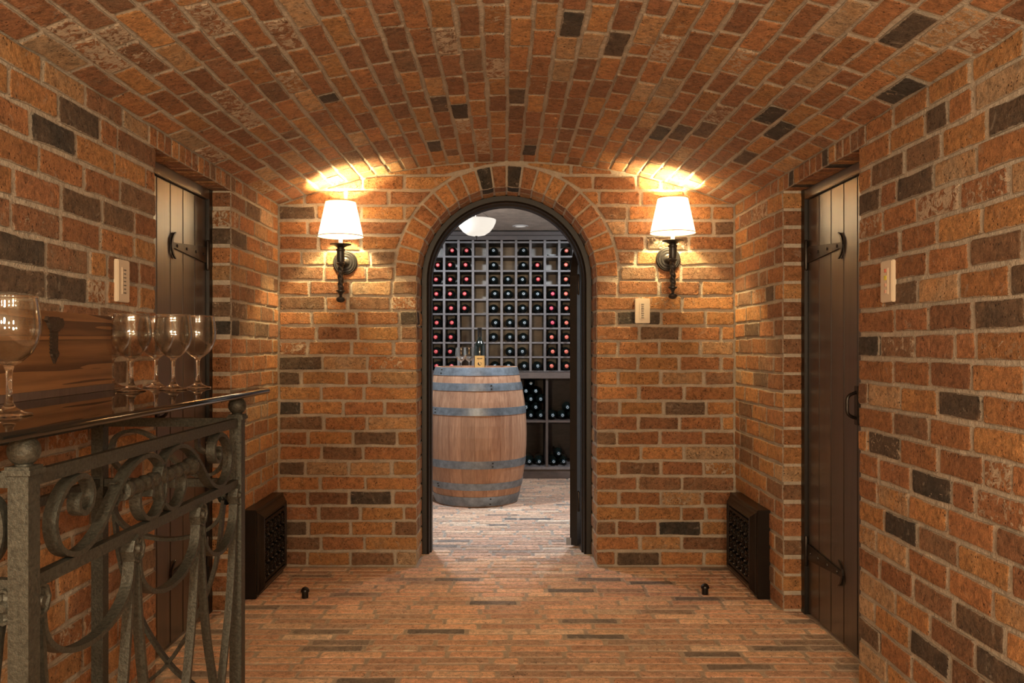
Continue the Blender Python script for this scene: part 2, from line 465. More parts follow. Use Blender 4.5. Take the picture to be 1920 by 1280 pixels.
XL, XR, YB = -1.065, 1.075, 4.0
XC = .005; RV = 2.895; ZV = 1.895-RV; PHI = math.asin(1.07/RV); ZS = 1.69
RI, RO, ZA = .42, .527, 1.355                     # arch: intrados, extrados, springing height
YN = -1.6
DY0, DY1, DZ = 2.60, 3.315, 1.634                  # side door openings
MW = .0062
fL = lambda u, v, w: (XL+w, u, v)
fR = lambda u, v, w: (XR-w, u, v)
fB = lambda u, v, w: (u, YB-w, v)
fF = lambda u, v, w: (u, v, w)
fV = lambda u, v, w: (XC+(RV-w)*math.sin(v/RV), u, ZV+(RV-w)*math.cos(v/RV))
def vaultz(x): return ZV+math.sqrt(max(RV*RV-(x-XC)**2, 0))
def archz(x, r): 
    d = r*r-(x-XC)**2
    return ZA+math.sqrt(d) if d > 0 else None

def course(B, f, u0, u1, v0, v1, off, L=.2025, q0=None, q1=None, clipf=None, qd=.10, jl=.010, vj=.002):
    """one course from u0 to u1; q0/q1: free corner at that end (quoin: no joint, full depth)"""
    r = B.r; u = u0; first = True; segs = []
    nxt = u0+(off if off > .02 else L)
    while u < u1-1e-6:
        e = nxt+r.uniform(-jl, jl)
        if u1-e < .055: e = u1
        segs.append((u, min(e, u1))); u = min(e, u1); nxt = u+L
        if r.random() < .07: nxt = u+L*.52
    for i, (a, b) in enumerate(segs):
        c0, c1 = (i == 0 and q0), (i == len(segs)-1 and q1)
        k0, k1 = r.uniform(-vj, vj), r.uniform(-vj, vj)
        poly = [(a, v0+k0*.5), (b, v0+k1*.5), (b, v1+k1*.5), (a, v1+k0*.5)]
        if clipf: poly = clipf(poly)
        def gaps(p, q, a=a, b=b, c0=c0, c1=c1):
            if c0 and abs(p[0]-a) < 1e-6 and abs(q[0]-a) < 1e-6: return r.uniform(-.001, .001)
            if c1 and abs(p[0]-b) < 1e-6 and abs(q[0]-b) < 1e-6: return r.uniform(-.001, .001)
            return r.uniform(.0042, .0068)
        B.add(poly, f, depth=(qd if (c0 or c1) else .012), gaps=gaps)

# ---- side walls
def side_wall(name, f, sgn, X, label):
    m = MB(); xi = X+sgn*MW*-1 if False else X-(-sgn)*0  # face plane helper
    inner = X + (-MW if sgn < 0 else MW); outer = X + (-.30 if sgn < 0 else .30)
    m.box(inner, outer, YN, DY0-.003, -.02, ZS+.06)
    m.box(inner, outer, DY1+.003, YB+.25, -.02, ZS+.06)
    m.box(inner, outer, DY0-.003, DY1+.003, DZ+.003, ZS+.06)
    wall = struct(m.build(name, M_MORTAR, None, loc=(X, 0, 0)), label)
    B = Bricks(); H = DZ/23
    for k in range(24):
        v0 = k*H; v1 = (k+1)*H if k < 23 else ZS+.006
        off = (0.0, .10)[k % 2]
        if k < 23:
            course(B, f, YN, DY0, v0, v1, off+.02, q1=True, qd=.085)
            course(B, f, DY1, YB, v0, v1, (.20, .10)[k % 2], q0=True, qd=.085)
        else:
            course(B, f, YN, DY0-.05, v0, v1, off); course(B, f, DY1+.05, YB, v0, v1, off)
    n = 14; a = DY0-.05; step = (DY1-DY0+.10)/n
    for i in range(n):
        u0 = a+i*step; u1 = u0+step
        def gp(p, q): return 0.0 if abs(p[1]-DZ) < 1e-6 and abs(q[1]-DZ) < 1e-6 else .004
        B.add([(u0, DZ), (u1, DZ), (u1, ZS+.006), (u0, ZS+.006)], f, depth=.085, gaps=gp, corner=.004, jit=.001)
    return wall, B
wall_left, BL = side_wall('wall_left', fL, -1, XL, 'left brick wall with plank door recess')
wall_right, BR = side_wall('wall_right', fR, 1, XR, 'right brick wall with plank door recess')
def invL(px, py): y = F*(-XL)/(VX-px); return y, EYE-(py-VY)*y/F
def invR(px, py): y = F*XR/(px-VX); return y, EYE-(py-VY)*y/F
def invB(px, py): return (px-VX)*YB/F, EYE-(py-VY)*YB/F
def invF(px, py): y = F*EYE/(py-VY); return (px-VX)*y/F, y
def invV(px, py):
    lo, hi = .3, 8.0
    for _ in range(40):
        y = (lo+hi)/2; x = (px-VX)*y/F; z = EYE-(py-VY)*y/F
        if abs(x-XC) < RV and z < vaultz(x): lo = y
        else: hi = y
    return lo, RV*math.asin(((px-VX)*lo/F-XC)/RV)
BL.force([(74, 245, .03, 0), (118, 210, .13, 0), (50, 520, .16, 0), (120, 540, .13, .1), (190, 555, .55, .75), (10, 465, .08, 0), (20, 120, .85, 0), (60, 150, .74, 0),
          (140, 155, .9, 0), (475, 420, .2, 0), (455, 460, .14, 0), (410, 590, .02, 0), (100, 300, .62, 0), (40, 420, .40, .3), (25, 95, .82, 0), (492, 630, .2, 0)], invL)
BR.force([(1782, 370, .50, .95), (1720, 385, .12, .2), (1610, 425, .6, .7), (1880, 580, .18, 0), (1625, 645, .03, 0), (1880, 690, .7, .8), (1828, 757, .10, 0), (1712, 897, .02, .1),
          (1900, 888, .6, .7), (1705, 1195, .08, 0), (1905, 170, .14, 0), (1660, 390, .5, 0), (1840, 240, .78, 0), (1900, 1260, .12, 0), (1795, 1145, .2, 0), (1690, 950, .9, .3), (1435, 540, .14, 0),
          (1905, 715, .74, 0), (1640, 1010, .9, .5), (1820, 135, .82, 0), (1745, 180, .76, 0), (1655, 1140, .95, 0), (1640, 840, .12, .4)], invR)
BL.finish(wall_left); BR.finish(wall_right)

# ---- arch wall at the end of the passage
m = MB(); xs = [XL-.02, XC-.425]+[XC-.425*math.cos(PI*i/40) for i in range(1, 40)]+[XC+.425, XR+.02]
xs = sorted(set(xs)); yf, yb = YB+MW, YB+.235
def zb(x, side):
    d = .425**2-(x-XC)**2
    return -.02 if d < 0 else ZA+math.sqrt(d)
for i in range(len(xs)-1):
    a, b = xs[i], xs[i+1]; mid = (a+b)/2
    if abs(mid-XC) < .425: za, zb_ = ZA+math.sqrt(max(0, .425**2-(a-XC)**2)), ZA+math.sqrt(max(0, .425**2-(b-XC)**2))
    else: za = zb_ = -.02
    ta, tb = min(vaultz(a)+.05, 2.0), min(vaultz(b)+.05, 2.0)
    v = [(a, yf, za), (b, yf, zb_), (b, yf, tb), (a, yf, ta), (a, yb, za), (b, yb, zb_), (b, yb, tb), (a, yb, ta)]
    m.add(v, [(0, 1, 2, 3), (5, 4, 7, 6), (1, 0, 4, 5)])
for x, s_ in ((XC-.425, 1), (XC+.425, -1)):
    m.add([(x, yf, -.02), (x, yb, -.02), (x, yb, ZA), (x, yf, ZA)], [(0, 1, 2, 3)])
wall_back = struct(m.build('wall_back', M_MORTAR), 'brick end wall pierced by a round arched doorway')
B = Bricks(); H = .0704
RING_A = PI/2
def clipB(poly):
    cu = sum(p[0] for p in poly)/len(poly); cv = sum(p[1] for p in poly)/len(poly)
    # under the vault: tangent half plane
    a = math.atan2(cu-XC, cv-ZV); poly = clip(poly, math.sin(a), math.cos(a), math.sin(a)*XC+math.cos(a)*ZV+RV+.002)
    if len(poly) < 3: return poly
    cu = sum(p[0] for p in poly)/len(poly)
    c, s_ = math.cos(RING_A)*(1 if cu > XC else -1), math.sin(RING_A)
    return clip(poly, -c, -s_, -(c*XC+s_*ZA+RO))
for k in range(28):
    v0, v1 = k*H, (k+1)*H; off = (.13, .20)[k % 2]+random.uniform(-.02, .02)
    if v1 <= ZA+.01:
        course(B, fB, XL, XC-RI, v0, min(v1, ZA), off, q1=True, qd=.11); course(B, fB, XC+RI, XR, v0, min(v1, ZA), (.10, .20)[k % 2], q0=True, qd=.11)
    else:
        th = lambda v: math.asin(min(1, max(0, (v-ZA)/RO)))
        RING_A = (th(v0)+th(v1))/2; dz = max(v1-ZA, 0); rr = math.sqrt(RO*RO-dz*dz) if dz < RO else 0
        course(B, fB, XL, XC-rr, v0, v1, off, clipf=clipB); course(B, fB, XC+rr, XR, v0, v1, (.10, .17)[k % 2], clipf=clipB)
NV = 22
for layer in (0, 1):
    for i in range(NV):
        a0 = PI-PI*i/NV; a1 = PI-PI*(i+1)/NV
        P = lambda r, a: (XC+r*math.cos(a), ZA+r*math.sin(a))
        poly = [P(RI, a0), P(RI, (a0+a1)/2), P(RI, a1), P(RO, a1), P(RO, a0)]
        def gp(p, q):
            ip = math.hypot(p[0]-XC, p[1]-ZA); iq = math.hypot(q[0]-XC, q[1]-ZA)
            return 0.0 if ip < RI+.003 and iq < RI+.003 else .0042
        fy = fB if layer == 0 else (lambda u, v, w: (u, YB+.122-w, v))
        B.add(poly, fy, depth=.11, gaps=gp, corner=.005, jit=.001)
        if layer == 0 and i in (9, 11): CROWN = globals().setdefault('CROWN', []); CROWN.append(B.items[-1])
        if B.items[-1]['hue'] < .5 or B.items[-1]['hue'] > .86: B.items[-1]['hue'] = B.r.uniform(.5, .82)
for s_, X in ((1, XC-RI), (-1, XC+RI)):
    fj = (lambda u, v, w, X=X, s_=s_: (X+s_*w, u, v))
    for k in range(19):
        B.add([(YB+.113, k*H), (YB+.235, k*H), (YB+.235, min((k+1)*H, ZA)), (YB+.113, min((k+1)*H, ZA))], fj, gap=.005)
B.force([(1340, 371, .74, 0), (1365, 378, .7, 0), (740, 596, .04, .2), (1200, 592, .02, 0), (660, 940, .05, .2), (560, 400, .14, 0), (575, 993, .13, 0), (670, 995, .74, 0), (545, 683, .12, 0),
         (1190, 1045, .14, 0), (645, 820, .76, 0), (580, 655, .55, .7), (1280, 930, .9, .6), (660, 340, .92, 0), (640, 600, .75, 0), (600, 910, .72, 0), (1150, 1045, .55, 0), (1100, 440, .16, .3),
         (720, 395, .80, 0), (1200, 345, .84, 0), (1310, 400, .74, 0), (1350, 430, .26, 0), (1230, 1018, .85, .3), (690, 905, .9, 0), (570, 1050, .4, 0)], invB)
for it in CROWN: it['hue'] = .02; it['patch'] = 0
B.finish(wall_back)

# ---- vault
m = MB(); nA = 48; aa = [-PHI-.02+(2*PHI+.04)*i/nA for i in range(nA+1)]
for i in range(nA):
    q = []
    for a, y in ((aa[i], YN), (aa[i+1], YN), (aa[i+1], YB+.03), (aa[i], YB+.03)):
        q.append((XC+(RV+MW)*math.sin(a), y, ZV+(RV+MW)*math.cos(a)))
    q2 = [(x, y, z+.12) for x, y, z in q]
    m.add(q+q2, [(3, 2, 1, 0), (4, 5, 6, 7)])
ceiling = struct(m.build('ceiling', M_MORTAR), 'segmental brick barrel vault')
B = Bricks(); NR = 32; pw = 2*PHI*RV/NR
for k in range(NR):
    v0 = -PHI*RV+k*pw
    course(B, fV, YN, YB, v0, v0+pw, [.10, .20][k % 2]+B.r.uniform(-.03, .03), L=.2, jl=.016, vj=.004)
for it in B.items:
    if .1 < it['hue'] < .44: it['hue'] = it['hue']*.5+.26
B.force([(78, 65, .70, 0), (42, 50, .5, 0), (125, 60, .45, .9), (185, 65, .74, 0), (210, 85, .4, .9), (225, 130, .5, .95), (330, 50, .5, .5), (410, 60, .45, .85), (830, 55, .35, .95), (930, 145, .5, .9),
         (1075, 40, .03, 0), (815, 170, .90, 0), (870, 240, .7, .9), (830, 200, .12, .2), (460, 225, .5, .9), (1465, 205, .01, 0), (1480, 235, .03, 0), (1590, 20, 1.0, .2), (1690, 75, .10, .1), (1715, 160, .02, .1),
         (1700, 115, .85, .4), (1690, 30, .62, 0), (400, 300, .5, .8), (275, 178, .66, 0), (1150, 100, .14, 0), (1300, 250, .14, 0), (1400, 290, .12, 0), (1870, 30, .6, .7), (955, 180, .16, 0), (1335, 235, .2, 0)], invV)
B.finish(ceiling)

# ---- floor
m = MB(); m.box(-1.75, 1.45, YN, 7.35, -.10, -.0035)
floor = struct(m.build('floor', M_FMORTAR), 'brick floor laid on edge across the passage')
B = Bricks(False, M_FBRICK); y = YN; k = 0
while y < 6.66:
    lo, hi = (XL-.09, XR+.09) if y < YB-.03 else ((XC-RI, XC+RI) if y < YB+.2 else (-1.3, 1.2))
    if not (DY0 < y < DY1): lo, hi = max(lo, XL) if y < YB-.03 else lo, min(hi, XR) if y < YB-.03 else hi
    course(B, fF, lo, hi, y, y+.0575, B.r.uniform(.03, .2), L=.205, jl=.018, vj=.003, q0=False, q1=False)
    y += .0575; k += 1
for it in B.items:
    it['proud'] = B.r.uniform(-.0010, .0010); it['tu'] *= .35; it['tv'] *= .8
B.force([(855, 1087, .03, 0), (1090, 1087, .05, 0), (1085, 1109, .01, 0), (905, 1135, .04, 0), (800, 1177, .01, 0), (1140, 1195, .01, 0), (1220, 1093, .05, 0), (560, 1080, .12, 0), (500, 1138, .1, 0), (570, 1180, .1, 0), (1380, 1230, .05, 0), (900, 1285, .7, 0),
         (1440, 1250, .05, 0), (500, 1040, .1, 0), (580, 1215, .1, 0), (1430, 1210, .1, 0), (1525, 1158, .1, 0), (945, 970, .04, 0), (940, 983, .04, 0), (840, 1012, .1, 0), (860, 1024, .1, 0), (1070, 1187, .95, .1)], invF)
B.finish(floor)

# ---- rear end of the passage and the shell of the cellar
m = MB(); m.box(XL-.1, XR+.1, YN-.1, YN, -.02, 1.95); struct(m.build('wall_rear', M_MORTAR), 'plastered wall closing the passage behind')
m = MB(); m.box(-1.75, -1.6, YB+.24, 7.35, -.02, 2.0); struct(m.build('wall_cellar_left', M_PLASTER))
m = MB(); m.box(1.3, 1.45, YB+.24, 7.35, -.02, 2.0); struct(m.build('wall_cellar_right', M_PLASTER))
m = MB(); m.box(-1.75, 1.45, 7.2, 7.35, -.02, 2.0); struct(m.build('wall_cellar_back', M_PLASTER))
m = MB(); m.box(-1.75, XC-.6, YB+.236, YB+.30, -.02, 2.0); m.box(XC+.6, 1.45, YB+.236, YB+.30, -.02, 2.0); m.box(XC-.6, XC+.6, YB+.236, YB+.25, 1.80, 2.0)
struct(m.build('wall_cellar_front', M_PLASTER))
m = MB(); m.box(-1.75, 1.45, YB+.20, 7.35, 1.955, 2.06); struct(m.build('ceiling_cellar', M_PLASTER), 'flat plaster ceiling of the wine cellar')

# ------------------------------------------------------------------ arched doorway: frame and open leaf
def arch_path(r, z0, n=36):
    return [(XC-r, z0), (XC-r, ZA*.5)]+[(XC-r*math.cos(PI*i/n), ZA+r*math.sin(PI*i/n)) for i in range(n+1)]+[(XC+r, ZA*.5), (XC+r, z0)]
d3 = empty('door_3', (XC, YB+.24, 0)); struct(d3, 'arched doorway frame in dark stained wood with open glazed leaf')
prof = [(.427, 4.30), (.427, 4.230), (.420, 4.226), (.396, 4.226), (.392, 4.229), (.388, 4.226), (.384, 4.228), (.383, 4.262), (.377, 4.265), (.375, 4.268), (.375, 4.335), (.440, 4.335), (.440, 4.30)]
V = []; Fc = []; paths = [arch_path(r, .0) for r, _ in prof]; n = len(paths[0]); k = len(prof)
for i in range(n):
    for j in range(k): V.append((paths[j][i][0], prof[j][1], paths[j][i][1]))
for i in range(n-1):
    for j in range(k): Fc.append((i*k+j, i*k+(j+1) % k, (i+1)*k+(j+1) % k, (i+1)*k+j))
Fc.append(tuple(range(k))); Fc.append(tuple((n-1)*k+j for j in range(k))[::-1])
ob('door_frame', V, Fc, M_FRAME, d3, True, math.radians(25), d3['_w'])
# leaf (local: a from hinge, t thickness, z) swung into the cellar
ang = math.radians(24); hx, hy = .330, 4.372
def leafp(a, t_, z): return (hx+a*math.sin(ang)+t_*math.cos(ang), hy+a*math.cos(ang)-t_*math.sin(ang), z)
LW = .70; lr = LW/2; LZ = ZA-.01
leaf = None
def leaf_ring(r0, r1, t0, t1, z0, name, mat, parent):
    V = []; Fc = []; rows = []
    for r, t_ in ((r0, t0), (r1, t0), (r1, t1), (r0, t1)):
        rows.append([(lr-r, z0, t_)]+[(lr-r*math.cos(PI*i/24), LZ+r*math.sin(PI*i/24), t_) for i in range(25)]+[(lr+r, z0, t_)])
    n = len(rows[0])
    for i in range(n):
        for j in range(4): a, z, t_ = rows[j][i]; V.append(leafp(a, t_, z))
    for i in range(n-1):
        for j in range(4): Fc.append((i*4+j, i*4+(j+1) % 4, (i+1)*4+(j+1) % 4, (i+1)*4+j))
    Fc += [(0, 1, 2, 3), tuple((n-1)*4+j for j in (3, 2, 1, 0))]
    return ob(name, V, Fc, mat, parent, False, None, parent['_w'])
leaf = leaf_ring(lr, lr-.085, 0, .038, .012, 'door_leaf', M_FRAME, d3)
def leafbox(a0, a1, t0, t1, z0, z1, name, mat, parent):
    V = [leafp(a, t_, z) for z in (z0, z1) for t_ in (t0, t1) for a in (a0, a1)]
    return ob(name, V, [(0, 2, 3, 1), (4, 5, 7, 6), (0, 1, 5, 4), (2, 6, 7, 3), (0, 4, 6, 2), (1, 3, 7, 5)], mat, parent, False, None, parent['_w'])
leafbox(.085, LW-.085, .0, .038, .012, .14, 'bottom_rail', M_FRAME, leaf)
leafbox(.085, LW-.085, .010, .028, .14, .40, 'lower_panel', M_BLACK, leaf)
leafbox(.085, LW-.085, .0, .038, .40, .48, 'lock_rail', M_FRAME, leaf)
V = [leafp(lr-.265*math.cos(PI*i/24), .017, LZ+.265*math.sin(PI*i/24)) for i in range(25)]+[leafp(lr+.265, .017, .48), leafp(lr-.265, .017, .48)]
V2 = [leafp(lr-.265*math.cos(PI*i/24), .021, LZ+.265*math.sin(PI*i/24)) for i in range(25)]+[leafp(lr+.265, .021, .48), leafp(lr-.265, .021, .48)]
nn = len(V); ob('glass_pane', V+V2, [tuple(range(nn)), tuple(range(nn, 2*nn))[::-1]]+[(i, (i+1) % nn, nn+(i+1) % nn, nn+i) for i in range(nn)], M_PANE, leaf, loc=leaf['_w'])
for z in (.24, 1.345):
    m = MB(); m.lathe([(.0, -.055), (.004, -.053), (.007, -.048), (.007, .048), (.004, .053), (0, .055)], (.372, 4.352, z), 12)
    m.build('hinge', M_HINGE, d3, True)
m = MB(); m.box(.31, .335, 4.368, 4.372, .012, .05); m.build('floor_bolt', M_STEEL, d3)

# ------------------------------------------------------------------ plank doors in the side walls
def plank_door(name, s, label, near):
    X = XL if s < 0 else XR
    def bx(m, a, b, y0, y1, z0, z1, bv=0): m.box(X+s*a, X+s*b, y0, y1, z0, z1, bv)     # a,b = distance behind the wall face
    root = empty(name, (X+s*.08, (DY0+DY1)/2, 0)); struct(root, label)
    m = MB(); bx(m, .074, .15, DY1-.034, DY1+.03, 0, 1.70); m.build('frame_post', M_FRAME, root)
    m = MB(); bx(m, .074, .15, DY0-.03, DY0+.02, 0, 1.70); m.build('frame_post', M_FRAME, root)
    m = MB(); bx(m, .074, .15, DY0+.02, DY1-.034, 1.594, 1.632, .002); m.build('frame_head', M_DOOR, root)
    y = DY1-.036; k = 0
    while y > DY0+.05:
        y1 = max(y-.115, DY0+.021)
        m = MB(); bx(m, .088, .118, y1+.0022, y-.0022, .008, 1.592, .0022); m.build('plank', M_DOOR, root); y = y1; k += 1
    m = MB(); bx(m, .118, .14, DY0+.03, DY1-.04, .008, 1.592); m.build('backing_board', M_FRAME, root)
    for z in (1.380, .243):
        # strap plate tapering from the pin towards a crescent tip
        y0 = DY1-.036; L = .335; xs_ = X+s*.0865; V = []; 
        out = [(0, .030), (.03, .030), (.10, .025), (L-.02, .010), (L, .010)]
        pts = [(y0-a, z+h) for a, h in out]+[(y0-a, z-h) for a, h in out[::-1]]
        n = len(pts)
        V = [(xs_, a, b) for a, b in pts]+[(xs_-s*.005, a, b) for a, b in pts]
        Fc = [tuple(range(n)), tuple(range(n, 2*n))[::-1]]+[(i, (i+1) % n, n+(i+1) % n, n+i) for i in range(n)]
        h = ob('strap_hinge', V, Fc, M_HINGE, root, loc=root['_w'])
        m = MB(); cres = []
        for i in range(13):
            a = -1.15+2.3*i/12; cres.append((xs_-s*.004, y0-L+.045-.055*math.cos(a)*1.0, z+.045*math.sin(a)/math.sin(1.15)))
        m.sweep(cres, (1, 0, 0), .006, .012, taper=lambda q: .25+.75*math.sin(PI*q)); m.build('crescent_tip', M_HINGE, h)
        m = MB(); m.lathe([(0, -.060), (.006, -.058), (.0085, -.05), (.0085, .05), (.006, .058), (0, .060)], (xs_-s*.006, y0+.004, z), 12); m.build('hinge_pin', M_HINGE, h, True)
        m = MB()
        for a in (.04, .12, .21, .30):
            m.lathe([(.006, 0), (.005, .003), (0, .0045)], (xs_-s*.005, y0-a, z), 8, 'x') if s < 0 else m.lathe([(.006, 0), (.005, -.003), (0, -.0045)], (xs_-s*.005, y0-a, z), 8, 'x')
        m.build('nail_heads', M_HINGE, h, True)
    m = MB(); xh = X+s*.086; yh = DY0+.215
    bx(m, .080, .088, yh-.014, yh+.014, .77, .90, .002)
    m.tube(spline([(xh, yh, .79), (xh-s*.03, yh, .805), (xh-s*.034, yh, .835), (xh-s*.03, yh, .865), (xh, yh, .88)], 4), .0055, 8); m.build('pull_handle', M_HINGE, root, True)
    return root
plank_door('door_1', -1, 'dark oak plank door recessed in left wall', 0)
plank_door('door_2', 1, 'dark oak plank door recessed in right wall', 0)

# ------------------------------------------------------------------ wall sconces
def sconce(x, zc, label):
    root = empty('wall_sconce', (x, YB, zc)); tag(root, label, 'wall lamp', 'pair of wall sconces')
    m = MB(); m.lathe([(.057, -.002), (.057, .006), (.052, .010), (.048, .009), (.045, .012), (.036, .012), (.033, .015), (.024, .015), (.021, .018), (.013, .020), (.0, .020)], (x, YB, zc), 36, 'y')
    m.build('backplate', M_BRONZE, root, True)
    ys = YB-.115
    m = MB(); m.lathe([(.020, .016), (.013, .026), (.010, .045), (.010, .085), (.015, .10), (0, .118)], (x, YB, zc-.004), 16, 'y'); m.build('arm', M_BRONZE, root, True)
    zs = zc+.012
    m = MB(); m.lathe([(0, -.035), (.011, -.035), (.018, -.030), (.0205, -.024), (.015, -.020), (.0175, -.012), (.0175, .030), (.0215, .034), (.0215, .039), (.0155, .042), (.0165, .046), (.028, .053), (.048, .0585), (.049, .062), (.030, .062), (.0, .061)], (x, ys, zs), 28)
    m.build('drip_cup', M_BRONZE, root, True)
    m = MB(); prof = [(.0115, -.148+.113*i/28) for i in range(29)]
    m.lathe(prof, (x, ys, zs), 24, twist=lambda a, z: 1+.26*math.cos(3*(a+z*62))); m.build('twisted_stem', M_BRONZE, root, True)
    m = MB(); m.lathe([(0, -.204), (.012, -.202), (.019, -.196), (.021, -.189), (.017, -.182), (.008, -.178), (.006, -.172), (.008, -.166), (.014, -.158), (.021, -.153), (.021, -.149), (.012, -.146), (0, -.145)], (x, ys, zs), 24)
    m.build('finial', M_BRONZE, root, True)
    m = MB(); m.lathe([(0, .060), (.0095, .060), (.0095, .150), (0, .152)], (x, ys, zs), 14); m.build('candle_sleeve', M_BULB, root, True)
    m = MB(); m.lathe([(0, .150), (.008, .153), (.015, .168), (.016, .180), (.010, .198), (0, .206)], (x, ys, zs), 14); m.build('bulb', M_GLOW, root, True)
    z0, z1 = zs+.096, zs+.252; n = 40
    m = MB(); rb_, rt_ = .102, .068
    V = []; 
    for r, z in ((rb_, z0), (rt_, z1), (rt_-.0012, z1), (rb_-.0012, z0)):
        V += [(x+r*math.cos(2*PI*i/n), ys+r*math.sin(2*PI*i/n), z) for i in range(n)]
    Fc = [(k*n+i, k*n+(i+1) % n, ((k+1) % 4)*n+(i+1) % n, ((k+1) % 4)*n+i) for k in range(4) for i in range(n)]
    sh = ob('lamp_shade', V, Fc, M_SHADE, root, True, math.radians(40), root['_w'])
    for r, z in ((rb_, z0), (rt_, z1)):
        m = MB(); m.lathe([(r+.0006, z-.001), (r+.0012, z-.001), (r+.0009, z+.003), (r+.0003, z+.003)], (x, ys, 0), n); m.f = m.f[:-2]; m.build('trim_band', M_TRIM, sh, True)
    light('sconce_bulb', 'POINT', (x, ys, zs+.192), SCONCE_W, WARM, .022).parent = None
    return root
sconce(-.751, 1.421, 'bronze wall lamp with white shade left of the arched doorway')
sconce(.761, 1.437, 'bronze wall lamp with white shade right of the arched doorway')

# ------------------------------------------------------------------ wall plates
def plate(plane, u, z, w_, h_, label, buttons):
    c = {'L': (XL, u, z), 'R': (XR, u, z), 'B': (u, YB, z)}[plane]
    def bx(m, u0, u1, z0, z1, d0, d1, b=0):
        if plane == 'L': m.box(XL+d0, XL+d1, u+u0, u+u1, z+z0, z+z1, b)
        elif plane == 'R': m.box(XR-d1, XR-d0, u+u0, u+u1, z+z0, z+z1, b)
        else: m.box(u+u0, u+u1, YB-d1, YB-d0, z+z0, z+z1, b)
    root = empty('keypad_plate', c); tag(root, label, 'switch')
    m = MB(); bx(m, -w_/2, w_/2, -h_/2, h_/2, -.002, .012, .0025); m.build('cover_plate', M_IVORY, root)
    m = MB(); bx(m, -w_*.21, w_*.21, -h_*.32, h_*.32, .011, .0135, .001); m.build('insert', M_IVORY, root)
    for (du, dz, bw, bh, mat) in buttons:
        m = MB(); bx(m, du-bw/2, du+bw/2, dz-bh/2, dz+bh/2, .0125, .0150); m.build('button', mat, root)
bt = [(0, .030-.0105*i, .010 if i % 2 else .013, .0032, M_DARKMARK) for i in range(7)]
plate('B', .640, 1.196, .070, .116, 'ivory keypad plate under the right wall lamp, beside the arch', bt)
plate('L', 2.356, 1.210, .072, .116, 'ivory keypad plate on left wall beside the plank door', bt)
mr = simple('red_button', (.65, .16, .10), .4); my = simple('yellow_button', (.70, .62, .06), .4); mp_ = simple('pink_button', (.72, .42, .30), .4)
plate('R', 2.385, 1.211, .072, .116, 'ivory four-button keypad on right wall', [(0, .030, .011, .010, mr), (0, .010, .013, .012, my), (0, -.010, .010, .009, mp_), (0, -.028, .010, .009, mp_)])

# ------------------------------------------------------------------ floor grilles in the corners
def vent(s, label):
    X = XL if s < 0 else XR; Y0, Y1, Hh = 3.475, 3.905, .362
    root = empty('vent_cover', (X, (Y0+Y1)/2, 0)); tag(root, label, 'vent', 'pair of carved vent covers')
    # moulded surround: rings of a picture-frame profile (inset from outline, distance out from the wall)
    prof = [(0, -.002), (0, .046), (.004, .050), (.012, .050), (.016, .056), (.024, .062), (.034, .072), (.040, .074), (.046, .070), (.050, .062), (.054, .058)]
    V = []; Fc = []
    for ins, d in prof:
        bi = ins if ins < .02 else ins
        for yy, zz in ((Y0+ins, 0+bi), (Y1-ins, 0+bi), (Y1-ins, Hh-ins), (Y0+ins, Hh-ins)): V.append((X-s*d, yy, zz))
    for k in range(len(prof)-1):
        for i in range(4):
            q = (k*4+i, k*4+(i+1) % 4, (k+1)*4+(i+1) % 4, (k+1)*4+i); Fc.append(q if s > 0 else q[::-1])
    ob('moulded_frame', V, Fc, M_BLACK, root, loc=root['_w'])
    ins = .052
    m = MB(); m.box(X-s*.02, X-s*.050, Y0+ins, Y1-ins, ins, Hh-ins); m.build('backing_panel', M_BLACK, root)
    a0, a1, b0, b1 = Y0+ins+.016, Y1-ins-.016, ins+.016, Hh-ins-.016; xg = X-s*.062
    m = MB(); ny, nz = 5, 4; cy, cz = (a1-a0)/ny, (b1-b0)/nz
    for i in range(ny):
        for j in range(nz):
            c = (a0+(i+.5)*cy, b0+(j+.5)*cz); r = min(cy, cz)*.34
            m.sweep([(xg, c[0]+r*math.cos(2*PI*k/14), c[1]+r*math.sin(2*PI*k/14)) for k in range(14)], (1, 0, 0), .012, .005, closed=True)
            for q in range(4):
                e = PI/4+q*PI/2; sp = []
                for k in range(10):
                    th = e+.9*math.sin(k*.33)*(1 if (i+j) % 2 else -1); rr = r*(.12+.13*k)
                    sp.append((xg, c[0]+rr*math.cos(th), c[1]+rr*math.sin(th)))
                m.sweep(sp, (1, 0, 0), .015, .0055, taper=lambda u: 1-.5*u)
            m.lathe([(.007, 0), (.006, -s*.006), (0, -s*.010)], (xg-s*.004, c[0], c[1]), 8, 'x')
    for i in range(ny+1):
        for j in range(nz+1): m.lathe([(.0075, 0), (.006, -s*.006), (0, -s*.009)], (xg-s*.002, a0+i*cy, b0+j*cz), 8, 'x')
    m.build('grille', M_BLACK, root)
    m = MB()
    k = int((a1-a0+.02)/.011)
    for i in range(k+1):
        yy = a0-.010+i*(a1-a0+.02)/k
        for zz in (b0-.008, b1+.008):
            m.sweep([(xg, yy-.003, zz-.006), (xg, yy+.003, zz+.006)], (1, 0, 0), .014, .006)
    k = int((b1-b0)/.011)
    for i in range(k+1):
        zz = b0+i*(b1-b0)/k
        for yy in (a0-.008, a1+.008): m.sweep([(xg, yy-.006, zz-.003), (xg, yy+.006, zz+.003)], (1, 0, 0), .014, .006)
    m.build('rope_beading', M_BLACK, root)
vent(-1, 'black carved vent cover in the left corner near the arch wall')
vent(1, 'black carved vent cover in the right corner near the arch wall')
